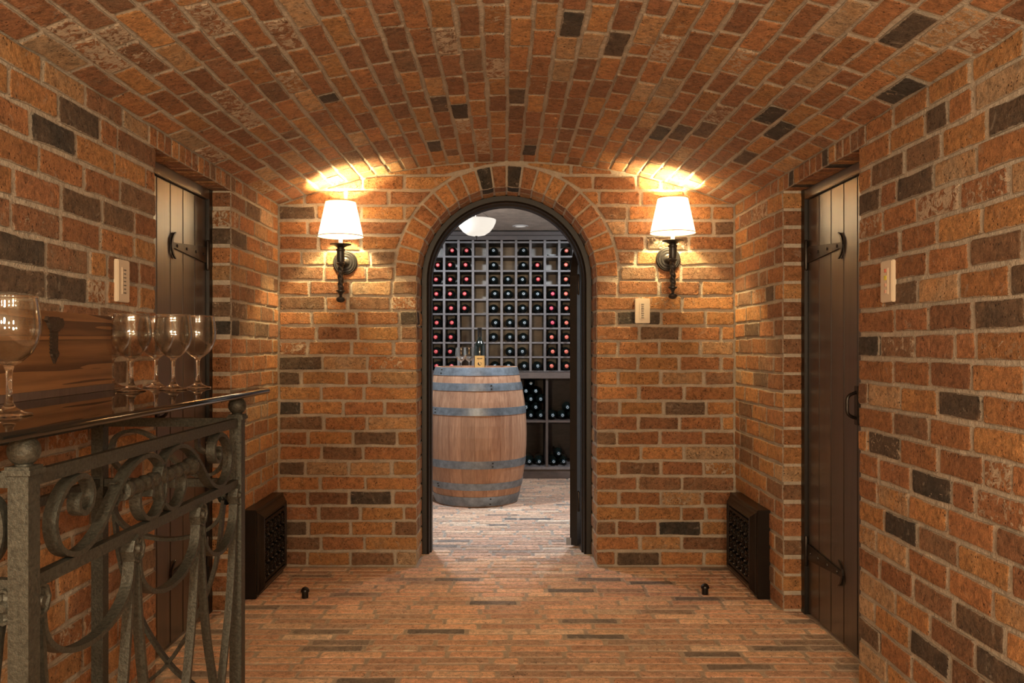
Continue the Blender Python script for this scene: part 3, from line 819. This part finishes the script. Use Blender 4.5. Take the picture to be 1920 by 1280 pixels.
def stop(x, y, label):
    root = empty('door_stop', (x, y, 0)); tag(root, label, 'door stop', 'pair of door stops')
    m = MB(); m.lathe([(0, 0), (.0135, 0), (.0135, .026), (0, .026)], (x, y, .001), 20); m.build('post', M_BLACK, root, True)
    m = MB(); m.lathe([(.012, .025), (.0175, .026), (.0175, .031), (.0155, .036), (.011, .042), (.005, .045), (0, .0475)], (x, y, 0), 20); m.build('rubber_cap', M_BLACK, root, True)
stop(-.821, 3.494, 'small black domed door stop standing on the left of the floor')
stop(.828, 3.544, 'small black domed door stop standing on the right of the floor')

# ------------------------------------------------------------------ wine glasses
def glass_profile(h=.196, rmax=.048):
    k = h/.196
    o = [(0, 0), (.034, 0), (.0355, .0012), (.034, .0028), (.022, .0060), (.0115, .0115), (.0065, .020), (.0046, .035), (.0042, .055), (.0052, .072), (.0085, .081),
         (.020, .0885), (.0330, .101), (.0420, .117), (.0470, .135), (.0475, .150), (.0455, .170), (.0420, .1932), (.0424, .1948), (.0418, .196), (.0408, .196)]
    i = [(.0405, .1955), (.0446, .170), (.0466, .150), (.0461, .135), (.0411, .1175), (.0320, .1022), (.018, .0915), (.006, .0865), (0, .0855)]
    s = rmax/.0475
    return [(r*(s if z > .08 else 1)*k, z*k) for r, z in o+i]
def wine_glass(loc, label, group, scale=1.0, n=40, name='wine_glass'):
    m = MB(); m.lathe([(r*scale, z*scale) for r, z in glass_profile()], tuple(loc), n)
    zm = [sum(m.v[i][2] for i in f)/len(f)-loc[2] for f in m.f]
    o = ob(name, m.v, m.f, [M_GLASS, M_THIN], None, True, math.radians(60), loc, [1 if .088*scale < z < .1935*scale else 0 for z in zm]); tag(o, label, 'wine glass', group); return o

# ------------------------------------------------------------------ wrought iron console table (near left)
K = .93
def T(x, y, z): return (x*K, y*K, EYE+(z-EYE)*K)
S15 = math.radians(.9); PX, PY = -.697, 1.235          # near front post
def tl(a, b, z):                                     # a along the table away from the camera, b towards the wall
    return T(PX+a*math.sin(S15)-b*math.cos(S15), PY+a*math.cos(S15)+b*math.sin(S15), z)
TA, TBW = .935, .352
FL = EYE-EYE/K
tn_long = Vector(tl(0, 1, 0))-Vector(tl(0, 0, 0)); tn_long.normalize()      # normal of the long panels
tn_end = Vector(tl(1, 0, 0))-Vector(tl(0, 0, 0)); tn_end.normalize()
base = tl(TA/2, TBW/2, FL); table = empty('console_table', (base[0], base[1], 0)); tag(table, 'wrought iron scrollwork console table with smoked glass top against left wall', 'table')
def tbox(m, a0, a1, b0, b1, z0, z1):
    V = [tl(a, b, z) for z in (z0, z1) for b in (b0, b1) for a in (a0, a1)]
    m.add(V, [(0, 2, 3, 1), (4, 5, 7, 6), (0, 1, 5, 4), (2, 6, 7, 3), (0, 4, 6, 2), (1, 3, 7, 5)])
def post(a, b):
    m = MB(); tbox(m, a-.015, a+.015, b-.015, b+.015, FL+.001, .845); tbox(m, a-.019, a+.019, b-.019, b+.019, FL+.001, FL+.03)
    o = m.build('leg', M_IRON, table)
    m = MB(); tbox(m, a-.0205, a+.0205, b-.0205, b+.0205, .8452, .853); tbox(m, a-.018, a+.018, b-.018, b+.018, .853, .8575); m.build('post_cap', M_IRON, o)
    c = tl(a, b, .8575); r = .0225*K
    prof = [(.012*K, 0), (.0125*K, .003*K), (.009*K, .006*K)]+[(r*math.sin(th), .0215*K-r*math.cos(th)) for th in [.45+(PI-.45)*i/12 for i in range(13)]]
    m = MB(); m.lathe(prof, c, 24); m.build('ball_finial', M_IRON, o, True)
for a in (0, TA):
    for b in (0, TBW): post(a, b)
def rail(p, q, z0, z1, w_=.014, name='rail'):
    m = MB()
    if p[0] == q[0]: tbox(m, p[0]-w_/2, p[0]+w_/2, min(p[1], q[1])+.015, max(p[1], q[1])-.015, z0, z1)
    else: tbox(m, min(p[0], q[0])+.015, max(p[0], q[0])-.015, p[1]-w_/2, p[1]+w_/2, z0, z1)
    m.build(name, M_IRON, table)
ZT0, ZT1, ZM0, ZM1, ZB0, ZB1 = .826, .848, .674, .694, .10, .12
for (p, q) in (((0, 0), (TA, 0)), ((0, TBW), (TA, TBW)), ((0, 0), (0, TBW)), ((TA, 0), (TA, TBW))):
    rail(p, q, ZT0, ZT1); rail(p, q, ZM0, ZM1, .016, 'middle_rail'); rail(p, q, ZB0, ZB1, name='bottom_rail')
BWID, BTH = .021*K, .0085*K
S1 = [(1.398, .772), (1.408, .762), (1.402, .750), (1.385, .745), (1.362, .752), (1.350, .775), (1.362, .800), (1.392, .812), (1.425, .800), (1.437, .770)]
# spiral, sweep down, rise, second spiral
SC = [(.150, .790), (.140, .780), (.143, .765), (.160, .758), (.180, .768), (.186, .790), (.170, .813), (.140, .820), (.100, .806), (.070, .766), (.082, .722), (.120, .700), (.165, .700), (.215, .722), (.265, .765), (.320, .804),
      (.380, .821), (.440, .812), (.478, .775), (.474, .730), (.436, .700), (.392, .702), (.362, .728), (.362, .757), (.390, .772), (.415, .757), (.412, .740)]
def panel_bar(pts, fn, N, name='scroll', w_=BWID, t_=BTH, sub=5, taper=None, parent=None):
    m = MB(); m.sweep([fn(s_, z) for s_, z in [(p[0], p[1]) for p in [(v.x, v.z) for v in spline([(a, 0, z) for a, z in pts], sub)]]], N, w_, t_, taper=taper)
    return m.build(name, M_IRON, parent or table, True, math.radians(40))
def rosette(fn, N, s_, z, sgn=1, r=.026, name='rosette'):
    c = Vector(fn(s_, z)); N = Vector(N).normalized()*sgn; U = Vector((0, 0, 1)); W_ = N.cross(U).normalized(); m = MB(); n = 24
    prof = [(0, .016), (.006, .016), (.009, .011), (.011, .009), (.019, .009), (.021, .013), (.025, .013), (.026, .006), (.026, -.010)]
    V = []; 
    for rr, d in prof:
        for i in range(n):
            a = 2*PI*i/n; k = rr*(r/.026)*K*(1+.05*math.cos(8*a)*(rr > .02)); dd = d*K+(.0018*math.cos(8*a) if .01 < rr < .02 else 0)
            V.append(c+(U*math.sin(a)+W_*math.cos(a))*k+N*dd)
    Fc = [(k*n+i, k*n+(i+1) % n, (k+1)*n+(i+1) % n, (k+1)*n+i) for k in range(len(prof)-1) for i in range(n)]
    m.add(V, Fc); m.build(name, M_IRON, table, True, math.radians(40))
def long_panel(b, sgn, motif=True):
    fn = lambda s_, z: tl(s_, b, z); c = TA/2
    if motif:
        panel_bar(SC, fn, tn_long); panel_bar([(TA-s_, z) for s_, z in SC], fn, tn_long)
        # twisted leaf bar tying the two scrolls
        m = MB(); path = [tl(c-.165+.33*i/40, b, .769) for i in range(41)]
        def rad(u): return K*(.010+.006*abs(math.sin(u*PI*9))+.008*max(0, abs(u-.5)*2-.82)/.18)
        m.tube(path, rad, 10); m.build('twisted_collar', M_IRON, table, True, math.radians(50))
        for s_, sg in ((c-.165, 1), (c+.165, -1)):
            m = MB()
            for q in (-1, 0, 1):
                m.sweep([fn(s_, .769), fn(s_-sg*.012, .769+q*.010), fn(s_-sg*.026, .769+q*.021), fn(s_-sg*.034, .769+q*.019)], tn_long, .010, .006, taper=lambda u: 1.4-1.1*u)
            m.build('leaf_tip', M_IRON, table)
        R = [.024, .347, .670, TA-.016]
        for i, s_ in enumerate(R): rosette(fn, tn_long, s_, .655, sgn)
        for i in range(3):
            a, e = R[i], R[i+1]; mid = (a+e)/2; hw = (e-a)/2-.012
            sw = [(mid-hw*math.cos(PI*k/10), .640-.100*math.sin(PI*k/10)**.8) for k in range(11)]
            panel_bar(sw, fn, tn_long, 'swag', sub=3)
            for (p0, sg) in ((a, 1), (e, -1)):
                panel_bar([(p0+sg*.010, .640), (p0+sg*.022, .52), (p0+sg*.048, .38), (p0+sg*.088, .26), (mid-sg*.004, .16)], fn, tn_long, 'drop_bar', sub=5, w_=BWID*.85)
            panel_bar([(mid, .165), (mid, .14), (mid, .12)], fn, tn_long, 'drop_bar', sub=2)
long_panel(0, -1)
def end_panel(a, sgn):
    fn = lambda s_, z: tl(a, s_, z); c = TBW/2
    e1 = [(.075, .79), (.066, .775), (.080, .760), (.100, .775), (.098, .803), (.070, .818), (.036, .800), (.030, .750), (.055, .710), (.100, .702), (.150, .730), (.205, .790), (.260, .815), (.310, .800), (.322, .750), (.290, .712), (.262, .735), (.275, .760)]
    panel_bar(e1, fn, tn_end)
    for s_ in (.024, TBW-.024): rosette(fn, tn_end, s_, .655, sgn)
    hw = TBW/2-.034
    panel_bar([(c-hw*math.cos(PI*k/10), .640-.100*math.sin(PI*k/10)**.8) for k in range(11)], fn, tn_end, 'swag', sub=3)
    for sg, p0 in ((1, .024), (-1, TBW-.024)):
        panel_bar([(p0+sg*.010, .640), (p0+sg*.030, .48), (p0+sg*.080, .34), (c, .225), (p0+sg*.22, .165), (p0+sg*.28, .12)], fn, tn_end, 'crossed_bar', sub=5, w_=BWID*.8)
end_panel(TA, 1); end_panel(0, -1)
# glass top with rounded corners and dark bullnose edge
GA0, GA1, GB0, GB1, GZ0, GZ1 = -.15, TA+.175, -.042, TBW+.012, .9020, .9165
cor = .035; out = []
for (ca, cb, st) in ((GA1-cor, GB0+cor, 0), (GA1-cor, GB1-cor, 1), (GA0+cor, GB1-cor, 2), (GA0+cor, GB0+cor, 3)):
    for i in range(7):
        th = -PI/2+st*PI/2+PI/2*i/6; out.append((ca+cor*math.cos(th), cb+cor*math.sin(th)))
n = len(out); ca = (GA0+GA1)/2; cb = (GB0+GB1)/2
def inset(d): 
    return [(a+(-d if a > ca else d), b+(-d if b > cb else d)) for a, b in out]
rings = [(.006, GZ0), (.0018, GZ0+.0015), (0, (GZ0+GZ1)/2), (.0018, GZ1-.0015), (.006, GZ1)]
V = []; Fc = []
for d, z in rings: V += [tl(a, b, z) for a, b in inset(d)]
for k in range(4):
    for i in range(n): Fc.append((k*n+i, k*n+(i+1) % n, (k+1)*n+(i+1) % n, (k+1)*n+i))
fm = [1]*len(Fc); Fc.append(tuple(range(n))); Fc.append(tuple(4*n+i for i in range(n))[::-1]); fm += [0, 0]
top = ob('glass_top', V, Fc, [M_TABLEGLASS, M_TEDGE], table, True, math.radians(60), table['_w'], fm)
top['label'] = 'smoked glass top with dark polished edge'
GT = EYE+(GZ1-EYE)*K
def on_table(px, yun):                                 # point on the glass seen at pixel column px, at (unscaled) distance yun
    return ((px-VX)*yun/F*K, yun*K, GT+.0004)
wine_glass(on_table(17, 1.40), 'big-bowled wine glass standing alone at the near left end of the table', 'glasses on the console', K)
for px, yy, lab in ((246.6, 2.16, 'second wine glass from the left in the cluster, just right of the wooden board'), (292.7, 2.352, 'wine glass at the back, middle of the cluster on the table'),
                    (325, 2.226, 'wine glass at the front of the cluster, in front of the plank door'), (371, 2.316, 'rightmost wine glass of the cluster on the table'),
                    (211, 2.335, 'wine glass half hidden behind the end of the wooden board')):
    wine_glass(on_table(px, yy), lab, 'glasses on the console', K)
# wooden board standing on the glass with an iron opener screwed to it
bp = empty('wooden_board', (on_table(130, 1.95)[0], on_table(130, 1.95)[1], GT)); tag(bp, 'brown stained wooden board with iron opener propped on the glass table top', 'board')
p0 = Vector(((210-VX)*2.232/F*K, 2.232*K, 0)); p1 = Vector(((51-VX)*1.79/F*K, 1.79*K, 0)); dr = (p1-p0).normalized(); nr = Vector((dr.y, -dr.x, 0)); 
if nr.x < 0: nr = -nr
Lb = .78; zt = EYE+(1.108-EYE)*K
def bp_pt(a, d, z): q = p0+dr*a+nr*d; return (q.x, q.y, z)
V = [bp_pt(a, d, z) for z in (GT+.0005, zt) for d in (-.020, 0) for a in (0, Lb)]
m = MB(); m.add(V, [(0, 2, 3, 1), (4, 5, 7, 6), (0, 1, 5, 4), (2, 6, 7, 3), (0, 4, 6, 2), (1, 3, 7, 5)])
bd = m.build('panel', M_PINE, bp)
m = MB(); V = [bp_pt(a, d, z) for z in (GT+.0005, GT+.016) for d in (.0002, .006) for a in (0.0, Lb)]  # dark strip modelled in place of the board's reflection in the glass top
m.add(V, [(0, 2, 3, 1), (4, 5, 7, 6), (0, 1, 5, 4), (2, 6, 7, 3), (0, 4, 6, 2), (1, 3, 7, 5)]); m.build('reflection_strip', M_RACKD, bp)
oy = 1.905*K; a0 = (p0.y-oy)/(-dr.y)
def iron(pts, d0, d1, name, parent):
    n = len(pts); V = [bp_pt(a0-x, d0, z) for x, z in pts]+[bp_pt(a0-x, d1, z) for x, z in pts]
    return ob(name, V, [tuple(range(n)), tuple(range(n, 2*n))[::-1]]+[(i, (i+1) % n, n+(i+1) % n, n+i) for i in range(n)], M_RUST, parent, loc=parent['_w'])
zc = EYE+(EYE+(649-640)*1.91/F-EYE)*K
saw = [(-.010, .026)]
zt_ = zc+.043
crown = [(-.040, .0), (-.030, -.005), (-.022, -.016), (-.014, -.022), (.014, -.022), (.022, -.016), (.032, -.014), (.038, -.004), (.030, .006), (.022, .001), (.014, .008), (-.014, .008), (-.024, .002), (-.034, .008)]
iron([(x, zt_+z) for x, z in crown], .0, .007, 'opener_bracket', bp)
st = [(.013, zc+.022)]+[(.012, zc-.015), (.013, zc-.022), (.016, zc-.028), (0.0, zc-.046), (-.012, zc-.030)]
for i in range(7):
    z = zc-.026+i*.0072; st += [(-.013, z), (-.018, z+.0036)]
iron(st, .0, .005, 'opener_blade', bp)
iron([(-.004, zc-.024), (.004, zc-.020), (.008, zc-.026), (.003, zc-.032)], .005, .010, 'opener_stud', bp)

# ------------------------------------------------------------------ cellar: rack, cabinet, bottles
YR = 6.85; SR = F/YR                             # rack front plane, px per metre there
P0 = 805.7; PIT = 27.0
cx = lambda i: (P0+PIT*i-VX)/SR                  # divider i (0 = left edge of column 0)
rz = lambda j: EYE+(VY-(452.5+26.95*j))/SR       # shelf j (0 = top)
YC = 6.63; zc_ = lambda py: EYE-(py-VY)*YC/F; xc_ = lambda px: (px-VX)*YC/F
rack = empty('wine_rack', ((cx(0)+cx(10))/2, YR+.15, rz(9))); tag(rack, 'tall dark wooden wine rack of square cells on the cellar back wall', 'wine rack')
I0, I1 = -3, 13
for i in range(I0, I1+1):
    m = MB(); m.box(cx(i)-.0095, cx(i)+.0095, YR, YR+.30, zc_(698)+.0006, rz(0)+.01); m.build('upright', M_RACK, rack)
for j in range(10):
    m = MB(); m.box(cx(I0), cx(I1), YR+.008, YR+.30, max(rz(j)-.0125, zc_(698)+.0006), rz(j)+.0015); m.build('shelf', M_RACK, rack)
m = MB(); m.box(cx(I0), cx(I1), YR+.30, YR+.32, zc_(698)+.0006, rz(0)+.01); m.build('back_panel', M_RACKBACK, rack)
m = MB(); z0 = rz(0)+.01; m.box(cx(I0)-.01, cx(I1)+.01, YR-.02, YR+.32, z0, z0+.035, .003); m.box(cx(I0)-.02, cx(I1)+.02, YR-.05, YR+.32, z0+.035, 1.945, .004); m.build('cornice', M_RACKD, rack)
cab = empty('base_cabinet', (.1, 6.9, 0)); tag(cab, 'low dark wooden open cabinet under the wine rack', 'cabinet')
YC = 6.63; zc_ = lambda py: EYE-(py-VY)*YC/F; xc_ = lambda px: (px-VX)*YC/F
ztop, zmid, zbot = zc_(709.5), zc_(789), zc_(875)
xa, xb = cx(I0), cx(I1)
m = MB(); m.box(xa, xb, YC, YC+.50, zbot-.022, zbot, .002); m.build('bottom_board', M_RACK, cab)
m = MB(); m.box(xa, xb, YC+.012, YC+.48, .0005, zbot-.022); m.build('plinth', M_RACKD, cab)
m = MB(); m.box(xa, xb, YC+.005, YC+.48, zmid-.012, zmid+.004); m.build('shelf', M_RACKD, cab)
m = MB(); m.box(xa, xb, YC+.48, YC+.50, zbot, ztop); m.build('back_panel', M_RACKD, cab)
div = [xc_(1025.5)+.39*k*1.0 for k in range(-4, 3)]
for x in div:
    if xa < x < xb: m = MB(); m.box(x-.009, x+.009, YC, YC+.48, zbot, ztop); m.build('divider', M_RACKD, cab)
m = MB(); m.box(xa-.01, xb+.01, YC-.02, YC+.57, ztop, zc_(698), .003); o = m.build('counter_top', M_RACKD, None, loc=(.1, 6.9, ztop)); tag(o, 'dark wooden counter top on the low cabinet under the rack', 'counter')
# lying bottles, neck towards the viewer
def bottle_proto(cap, ring):
    root = MB(); root.lathe([(0, -.20), (.030, -.205), (.0365, -.198), (.0368, -.02), (.034, .0), (.026, .020), (.017, .036), (.0148, .050), (.0142, .088), (0, .088)], (0, 0, 0), 20, 'y')
    b = root.build('wine_bottle', M_BOTTLE, None, True, math.radians(50), loc=(0, 0, 0))
    m = MB(); m.lathe([(.0150, .044), (.0150, .084), (.0160, .086), (.0160, .094), (.0145, .0955), (0, .0955)], (0, 0, 0), 18, 'y'); c = m.build('capsule', cap, b, True, math.radians(50))
    m = MB(); m.lathe([(.0062, .0960), (.0086, .0960), (.0086, .0952), (.0062, .0952), (.0062, .0960)], (0, 0, 0), 16, 'y'); m.f = m.f[:-2]; m.build('foil_ring', ring, c)
    return b
protos = {'r': bottle_proto(M_CAPRED, M_RINGP), 'o': bottle_proto(M_CAPRUST, M_RINGP), 'p': bottle_proto(M_CAPPINK, M_RINGP), 'd': bottle_proto(M_CAPDARK, M_RINGL)}
used = set()
def put(kind, loc, label, group):
    src = protos[kind]
    if kind not in used: used.add(kind); o = src
    else: o = copy_thing(src)
    o.location = loc; o.rotation_euler = (0, 0, 0 if 'stack' in group else random.uniform(-.01, .01))
    return tag(o, label, 'bottle', group)
cells = ['.:240r,337r,512d,718d,1005o', '148r,220r,330r,517d,717d,810r,997o', '130r,218r,337r,512d,607d,705d,815r,993o', '133r,213r,317r,525d,615d,718d,812d,912p,998o',
         '128r,232r,318r,513d,622d,713d,812d,901p,1005o', '135r,238r,530d,627d,723d,910p,1005o', '122r,230r,512d,625d,717d,905o,1005o', '130r,222r,626d,706d,913o,1003o', '135r,235r,525d,617d,723d,812d,905o,1005o']
ordn = ['first', 'second', 'third', 'fourth', 'fifth', 'sixth', 'seventh', 'eighth', 'ninth', 'tenth']
rown = ['top', 'second', 'third', 'fourth', 'fifth', 'sixth', 'seventh', 'eighth', 'bottom']
cname = {'r': 'red-capped', 'o': 'orange-red-capped', 'p': 'crimson-capped', 'd': 'dark-capped'}
for j, row in enumerate(cells):
    for it in row.replace('.:', '').split(','):
        k = it[-1]; px = 780+float(it[:-1])/3.556
        x = (px-VX)*(YR-.06)/F; col_ = int((px-P0)//PIT); lo, hi = cx(col_)+.0500, cx(col_+1)-.0500
        x = min(max(x, lo), hi)
        put(k, (x, YR+.055+random.uniform(-.02, .015), rz(j+1)+.0015+.0376), '%s wine bottle in rack column %s from left, %s row' % (cname[k], ordn[col_], rown[j] if rown[j] in ('top', 'bottom') else rown[j]+' from top'), 'bottles in the rack cells')
low = [(733, 130, 'top'), (688, 175, ''), (787, 170, ''), (719, 228, ''), (788, 228, ''), (690, 281, ''), (755, 280, ''), (724, 331, ''), (787, 331, '')]
def lowput(px, row, xmin, kind, label, shelf, half=0):
    z = shelf+.0371+row*.0645; put(kind, (xc_(px), YC+.13, z), label, 'bottles in the cabinet')
names = {0: 'bottom', 1: 'second', 2: 'third', 3: 'fourth'}
# pyramidal stacks: (offset in bottle widths, row)
w_b = .0767; dh = .0628
def stack(x0, shelf, items, where, ring='d'):
    rows_n = {}
    for off, rw in items: rows_n.setdefault(rw, []).append(off)
    for off, rw in items:
        idx = sorted(rows_n[rw]).index(off)
        put(ring, (x0+off*w_b, YC+.12+random.uniform(-.006, .006), shelf+.0371+rw*dh), 'dark wine bottle in %s, %s layer from below, %s from left' % (where, ordn[rw], ordn[idx]), 'bottles stacked in the cabinet')
dx = xc_(1025.5)
stack(dx-.009-.038, zmid+.004, [(0, 0), (-1, 0), (-2, 0), (-.5, 1), (-1.5, 1), (-2.5, 1), (0, 2), (-1, 2), (-2, 2), (-.5, 3), (-1.5, 3), (-1, 4)], 'upper left cabinet bay')
stack(dx+.009+.038, zmid+.004, [(0, 0), (1, 0), (2, 0), (1.5, 1)], 'upper right cabinet bay')
stack(dx-.009-.050, zbot, [(0, 0), (-1, 0), (-2, 0)], 'lower left cabinet bay')
stack(dx+.009+.045, zbot, [(0, 0), (1.02, 0), (.51, 1)], 'lower right cabinet bay')
m = MB(); c8 = (cx(8)+cx(9))/2
m.lathe([(0, 0), (.020, 0), (.034, .008), (.040, .014), (.038, .0145), (.030, .009), (0, .004)], (c8, YR+.07, rz(1)+.0018), 24); tag(m.build('dish', M_WHITE, None, True, loc=(c8, YR+.07, rz(1)+.0018)), 'small white dish in the top row of the rack, ninth cell', 'dish')

# ------------------------------------------------------------------ barrel
bx_, by_, bh = -.195, 5.72, .895
barrel = empty('wine_barrel', (bx_, by_, 0)); tag(barrel, 'oak wine barrel with galvanised hoops standing upright beyond the arch', 'barrel')
def br(z): q = (z-bh/2)/(bh/2); return .272+(.336-.272)*(1-abs(q)**2.1)
NS = 24
for i in range(NS):
    a0 = 2*PI*i/NS+.0016; a1 = 2*PI*(i+1)/NS-.0016; V = []; Fc = []; nz = 12
    for k in range(nz+1):
        z = .002+(bh-.002)*k/nz
        for a in (a0, (a0*2+a1)/3, (a0+2*a1)/3, a1): V.append((bx_+br(z)*math.cos(a), by_+br(z)*math.sin(a), z))
        for a in (a1, a0): V.append((bx_+(br(z)-.026)*math.cos(a), by_+(br(z)-.026)*math.sin(a), z))
    for k in range(nz):
        for q in range(6): Fc.append((k*6+q, k*6+(q+1) % 6, (k+1)*6+(q+1) % 6, (k+1)*6+q))
    Fc += [(5, 4, 3, 2, 1, 0), tuple(nz*6+q for q in range(6))]
    ob('stave', V, Fc, M_BARREL, barrel, loc=barrel['_w'])
for hi_, (z0, z1) in enumerate(((.842, .8935), (.745, .794), (.590, .638), (.251, .301), (.112, .157), (.006, .068))):
    m = MB(); m.lathe([(br(z0)-.002, z0), (br(z0)+.0025, z0), (br((z0+z1)/2)+.003, (z0+z1)/2), (br(z1)+.0025, z1), (br(z1)-.002, z1)], (bx_, by_, 0), 96); m.f = m.f[:-2]
    h = m.build('hoop', M_HOOP, barrel, True)
    m = MB(); an = -PI/2+(.35 if hi_ % 2 else -.9)
    for zz in (z0+.014, z1-.014):
        c = Vector((bx_+(br(zz)+.003)*math.cos(an), by_+(br(zz)+.003)*math.sin(an), zz)); m.lathe([(.0, -.004), (.005, -.003), (.006, 0), (.005, .003), (0, .004)], tuple(c), 8)
    m.build('rivet', M_HINGE, h, True)
m = MB(); 
for i in range(5):
    y0 = -.25+.1*i; y1 = y0+.099; hw = math.sqrt(max(.246**2-max(abs(y0), abs(y1))**2, .003)); m.box(bx_-hw-.02, bx_+hw+.02, by_+y0, by_+y1, .835, .862)
m = MB(); m.lathe([(0, .835), (.248, .835), (.248, .862), (0, .862)], (bx_, by_, 0), 48); m.build('barrel_head', M_BARREL, barrel)
HZ = .8625
px_b = (899.5-VX)*5.70/F
bt_ = MB(); bt_.lathe([(0, 0), (.034, 0), (.0365, .004), (.0368, .165), (.034, .178), (.022, .197), (.0155, .212), (.0138, .225), (.0135, .279), (.0148, .280), (.0148, .290), (0, .291)], (px_b, 5.70, HZ), 28)
bo = bt_.build('wine_bottle', M_BOTTLE, None, True, math.radians(50), loc=(px_b, 5.70, HZ)); tag(bo, 'dark wine bottle with ochre label standing on the barrel', 'bottle')
def wrap(r, z0, z1, a0, a1, name, mat, parent, n=12):
    V = []; Fc = []
    for i in range(n+1):
        a = a0+(a1-a0)*i/n; V += [(px_b+r*math.cos(a), 5.70+r*math.sin(a), z0), (px_b+r*math.cos(a), 5.70+r*math.sin(a), z1)]
    for i in range(n): Fc.append((2*i, 2*i+2, 2*i+3, 2*i+1))
    return ob(name, V, Fc, mat, parent, True, None, parent['_w'])
lb = wrap(.0372, HZ+.025, HZ+.105, -PI/2-1.05, -PI/2+1.05, 'label_paper', M_LABEL, bo)
V = []; n = 20; zc2 = HZ+.052
for i in range(n):
    a = 2*PI*i/n; th = -PI/2+.0125*math.cos(a)/.0376; V.append((px_b+.0376*math.cos(th), 5.70+.0376*math.sin(th), zc2+.0125*math.sin(a)))
ob('emblem', V, [tuple(range(n))], M_BLACK, lb, loc=lb['_w'])
wrap(.0376, HZ+.086, HZ+.090, -PI/2-.5, -PI/2+.5, 'print_line', M_BLACK, lb); wrap(.0376, HZ+.079, HZ+.081, -PI/2-.35, -PI/2+.35, 'print_line', M_BLACK, lb)
m = MB(); m.lathe([(.0142, .232), (.0142, .279), (.0155, .281), (.0155, .291), (0, .292)], (px_b, 5.70, HZ), 20); m.f = m.f[:-1]; m.build('capsule', M_BLACK, bo, True)
for px, yy, lab in ((864.5, 5.62, 'left wine glass of the two standing on the barrel'), (879.5, 5.735, 'right wine glass of the two on the barrel, next to the bottle')):
    wine_glass(((px-VX)*yy/F, yy, HZ+.0003), lab, 'glasses on the barrel', .160/.196, 32)
# ------------------------------------------------------------------ pendant bowl and recessed light
pc = (-.185, 5.40); pn = empty('pendant_light', (pc[0], pc[1], 1.955)); tag(pn, 'white glass bowl lamp hanging from the cellar ceiling', 'lamp')
prof = [(0, 1.757), (.020, 1.757), (.055, 1.764), (.085, 1.784), (.108, 1.812), (.122, 1.842), (.1245, 1.860), (.1205, 1.862), (.118, 1.843), (.104, 1.815), (.082, 1.789), (.053, 1.770), (.02, 1.762), (0, 1.762)]
m = MB(); m.lathe([(r, z-.03) for r, z in prof], (*pc, 0), 48); m.build('glass_bowl', M_BOWL, pn, True, math.radians(60))
m = MB(); m.lathe([(0, 1.735), (.004, 1.737), (.0055, 1.743), (.003, 1.750), (.008, 1.754), (.008, 1.757), (0, 1.757)], (*pc, -.03), 16); m.build('finial', M_HINGE, pn, True)
m = MB(); m.lathe([(0, 1.732), (.004, 1.732), (.004, 1.93), (.045, 1.945), (.048, 1.9545), (0, 1.9545)], (*pc, 0), 20); m.build('stem', M_HINGE, pn, True)
m = MB()
for q in range(3):
    a = q*2*PI/3+.5; m.tube([(pc[0]+.1205*math.cos(a), pc[1]+.1205*math.sin(a), 1.831), (pc[0]+.004*math.cos(a), pc[1]+.004*math.sin(a), 1.905)], .0022, 6)
m.build('arms', M_HINGE, pn, True)
dl = (.113, 6.56); rl = empty('recessed_light', (dl[0], dl[1], 1.955)); tag(rl, 'round recessed light in the cellar ceiling above the rack', 'lamp')
m = MB(); m.lathe([(.040, 1.9545), (.062, 1.9545), (.062, 1.950), (.050, 1.9475), (.040, 1.951), (.040, 1.9545)], (*dl, 0), 36); m.f = m.f[:-2]; m.build('trim_ring', M_WHITE, rl, True)
m = MB(); m.lathe([(0, 1.9515), (.040, 1.9515), (.040, 1.9545), (0, 1.9545)], (*dl, 0), 28); m.build('lens', M_CANLENS, rl, True)

for o in bpy.data.objects:
    if '_w' in o: del o['_w']
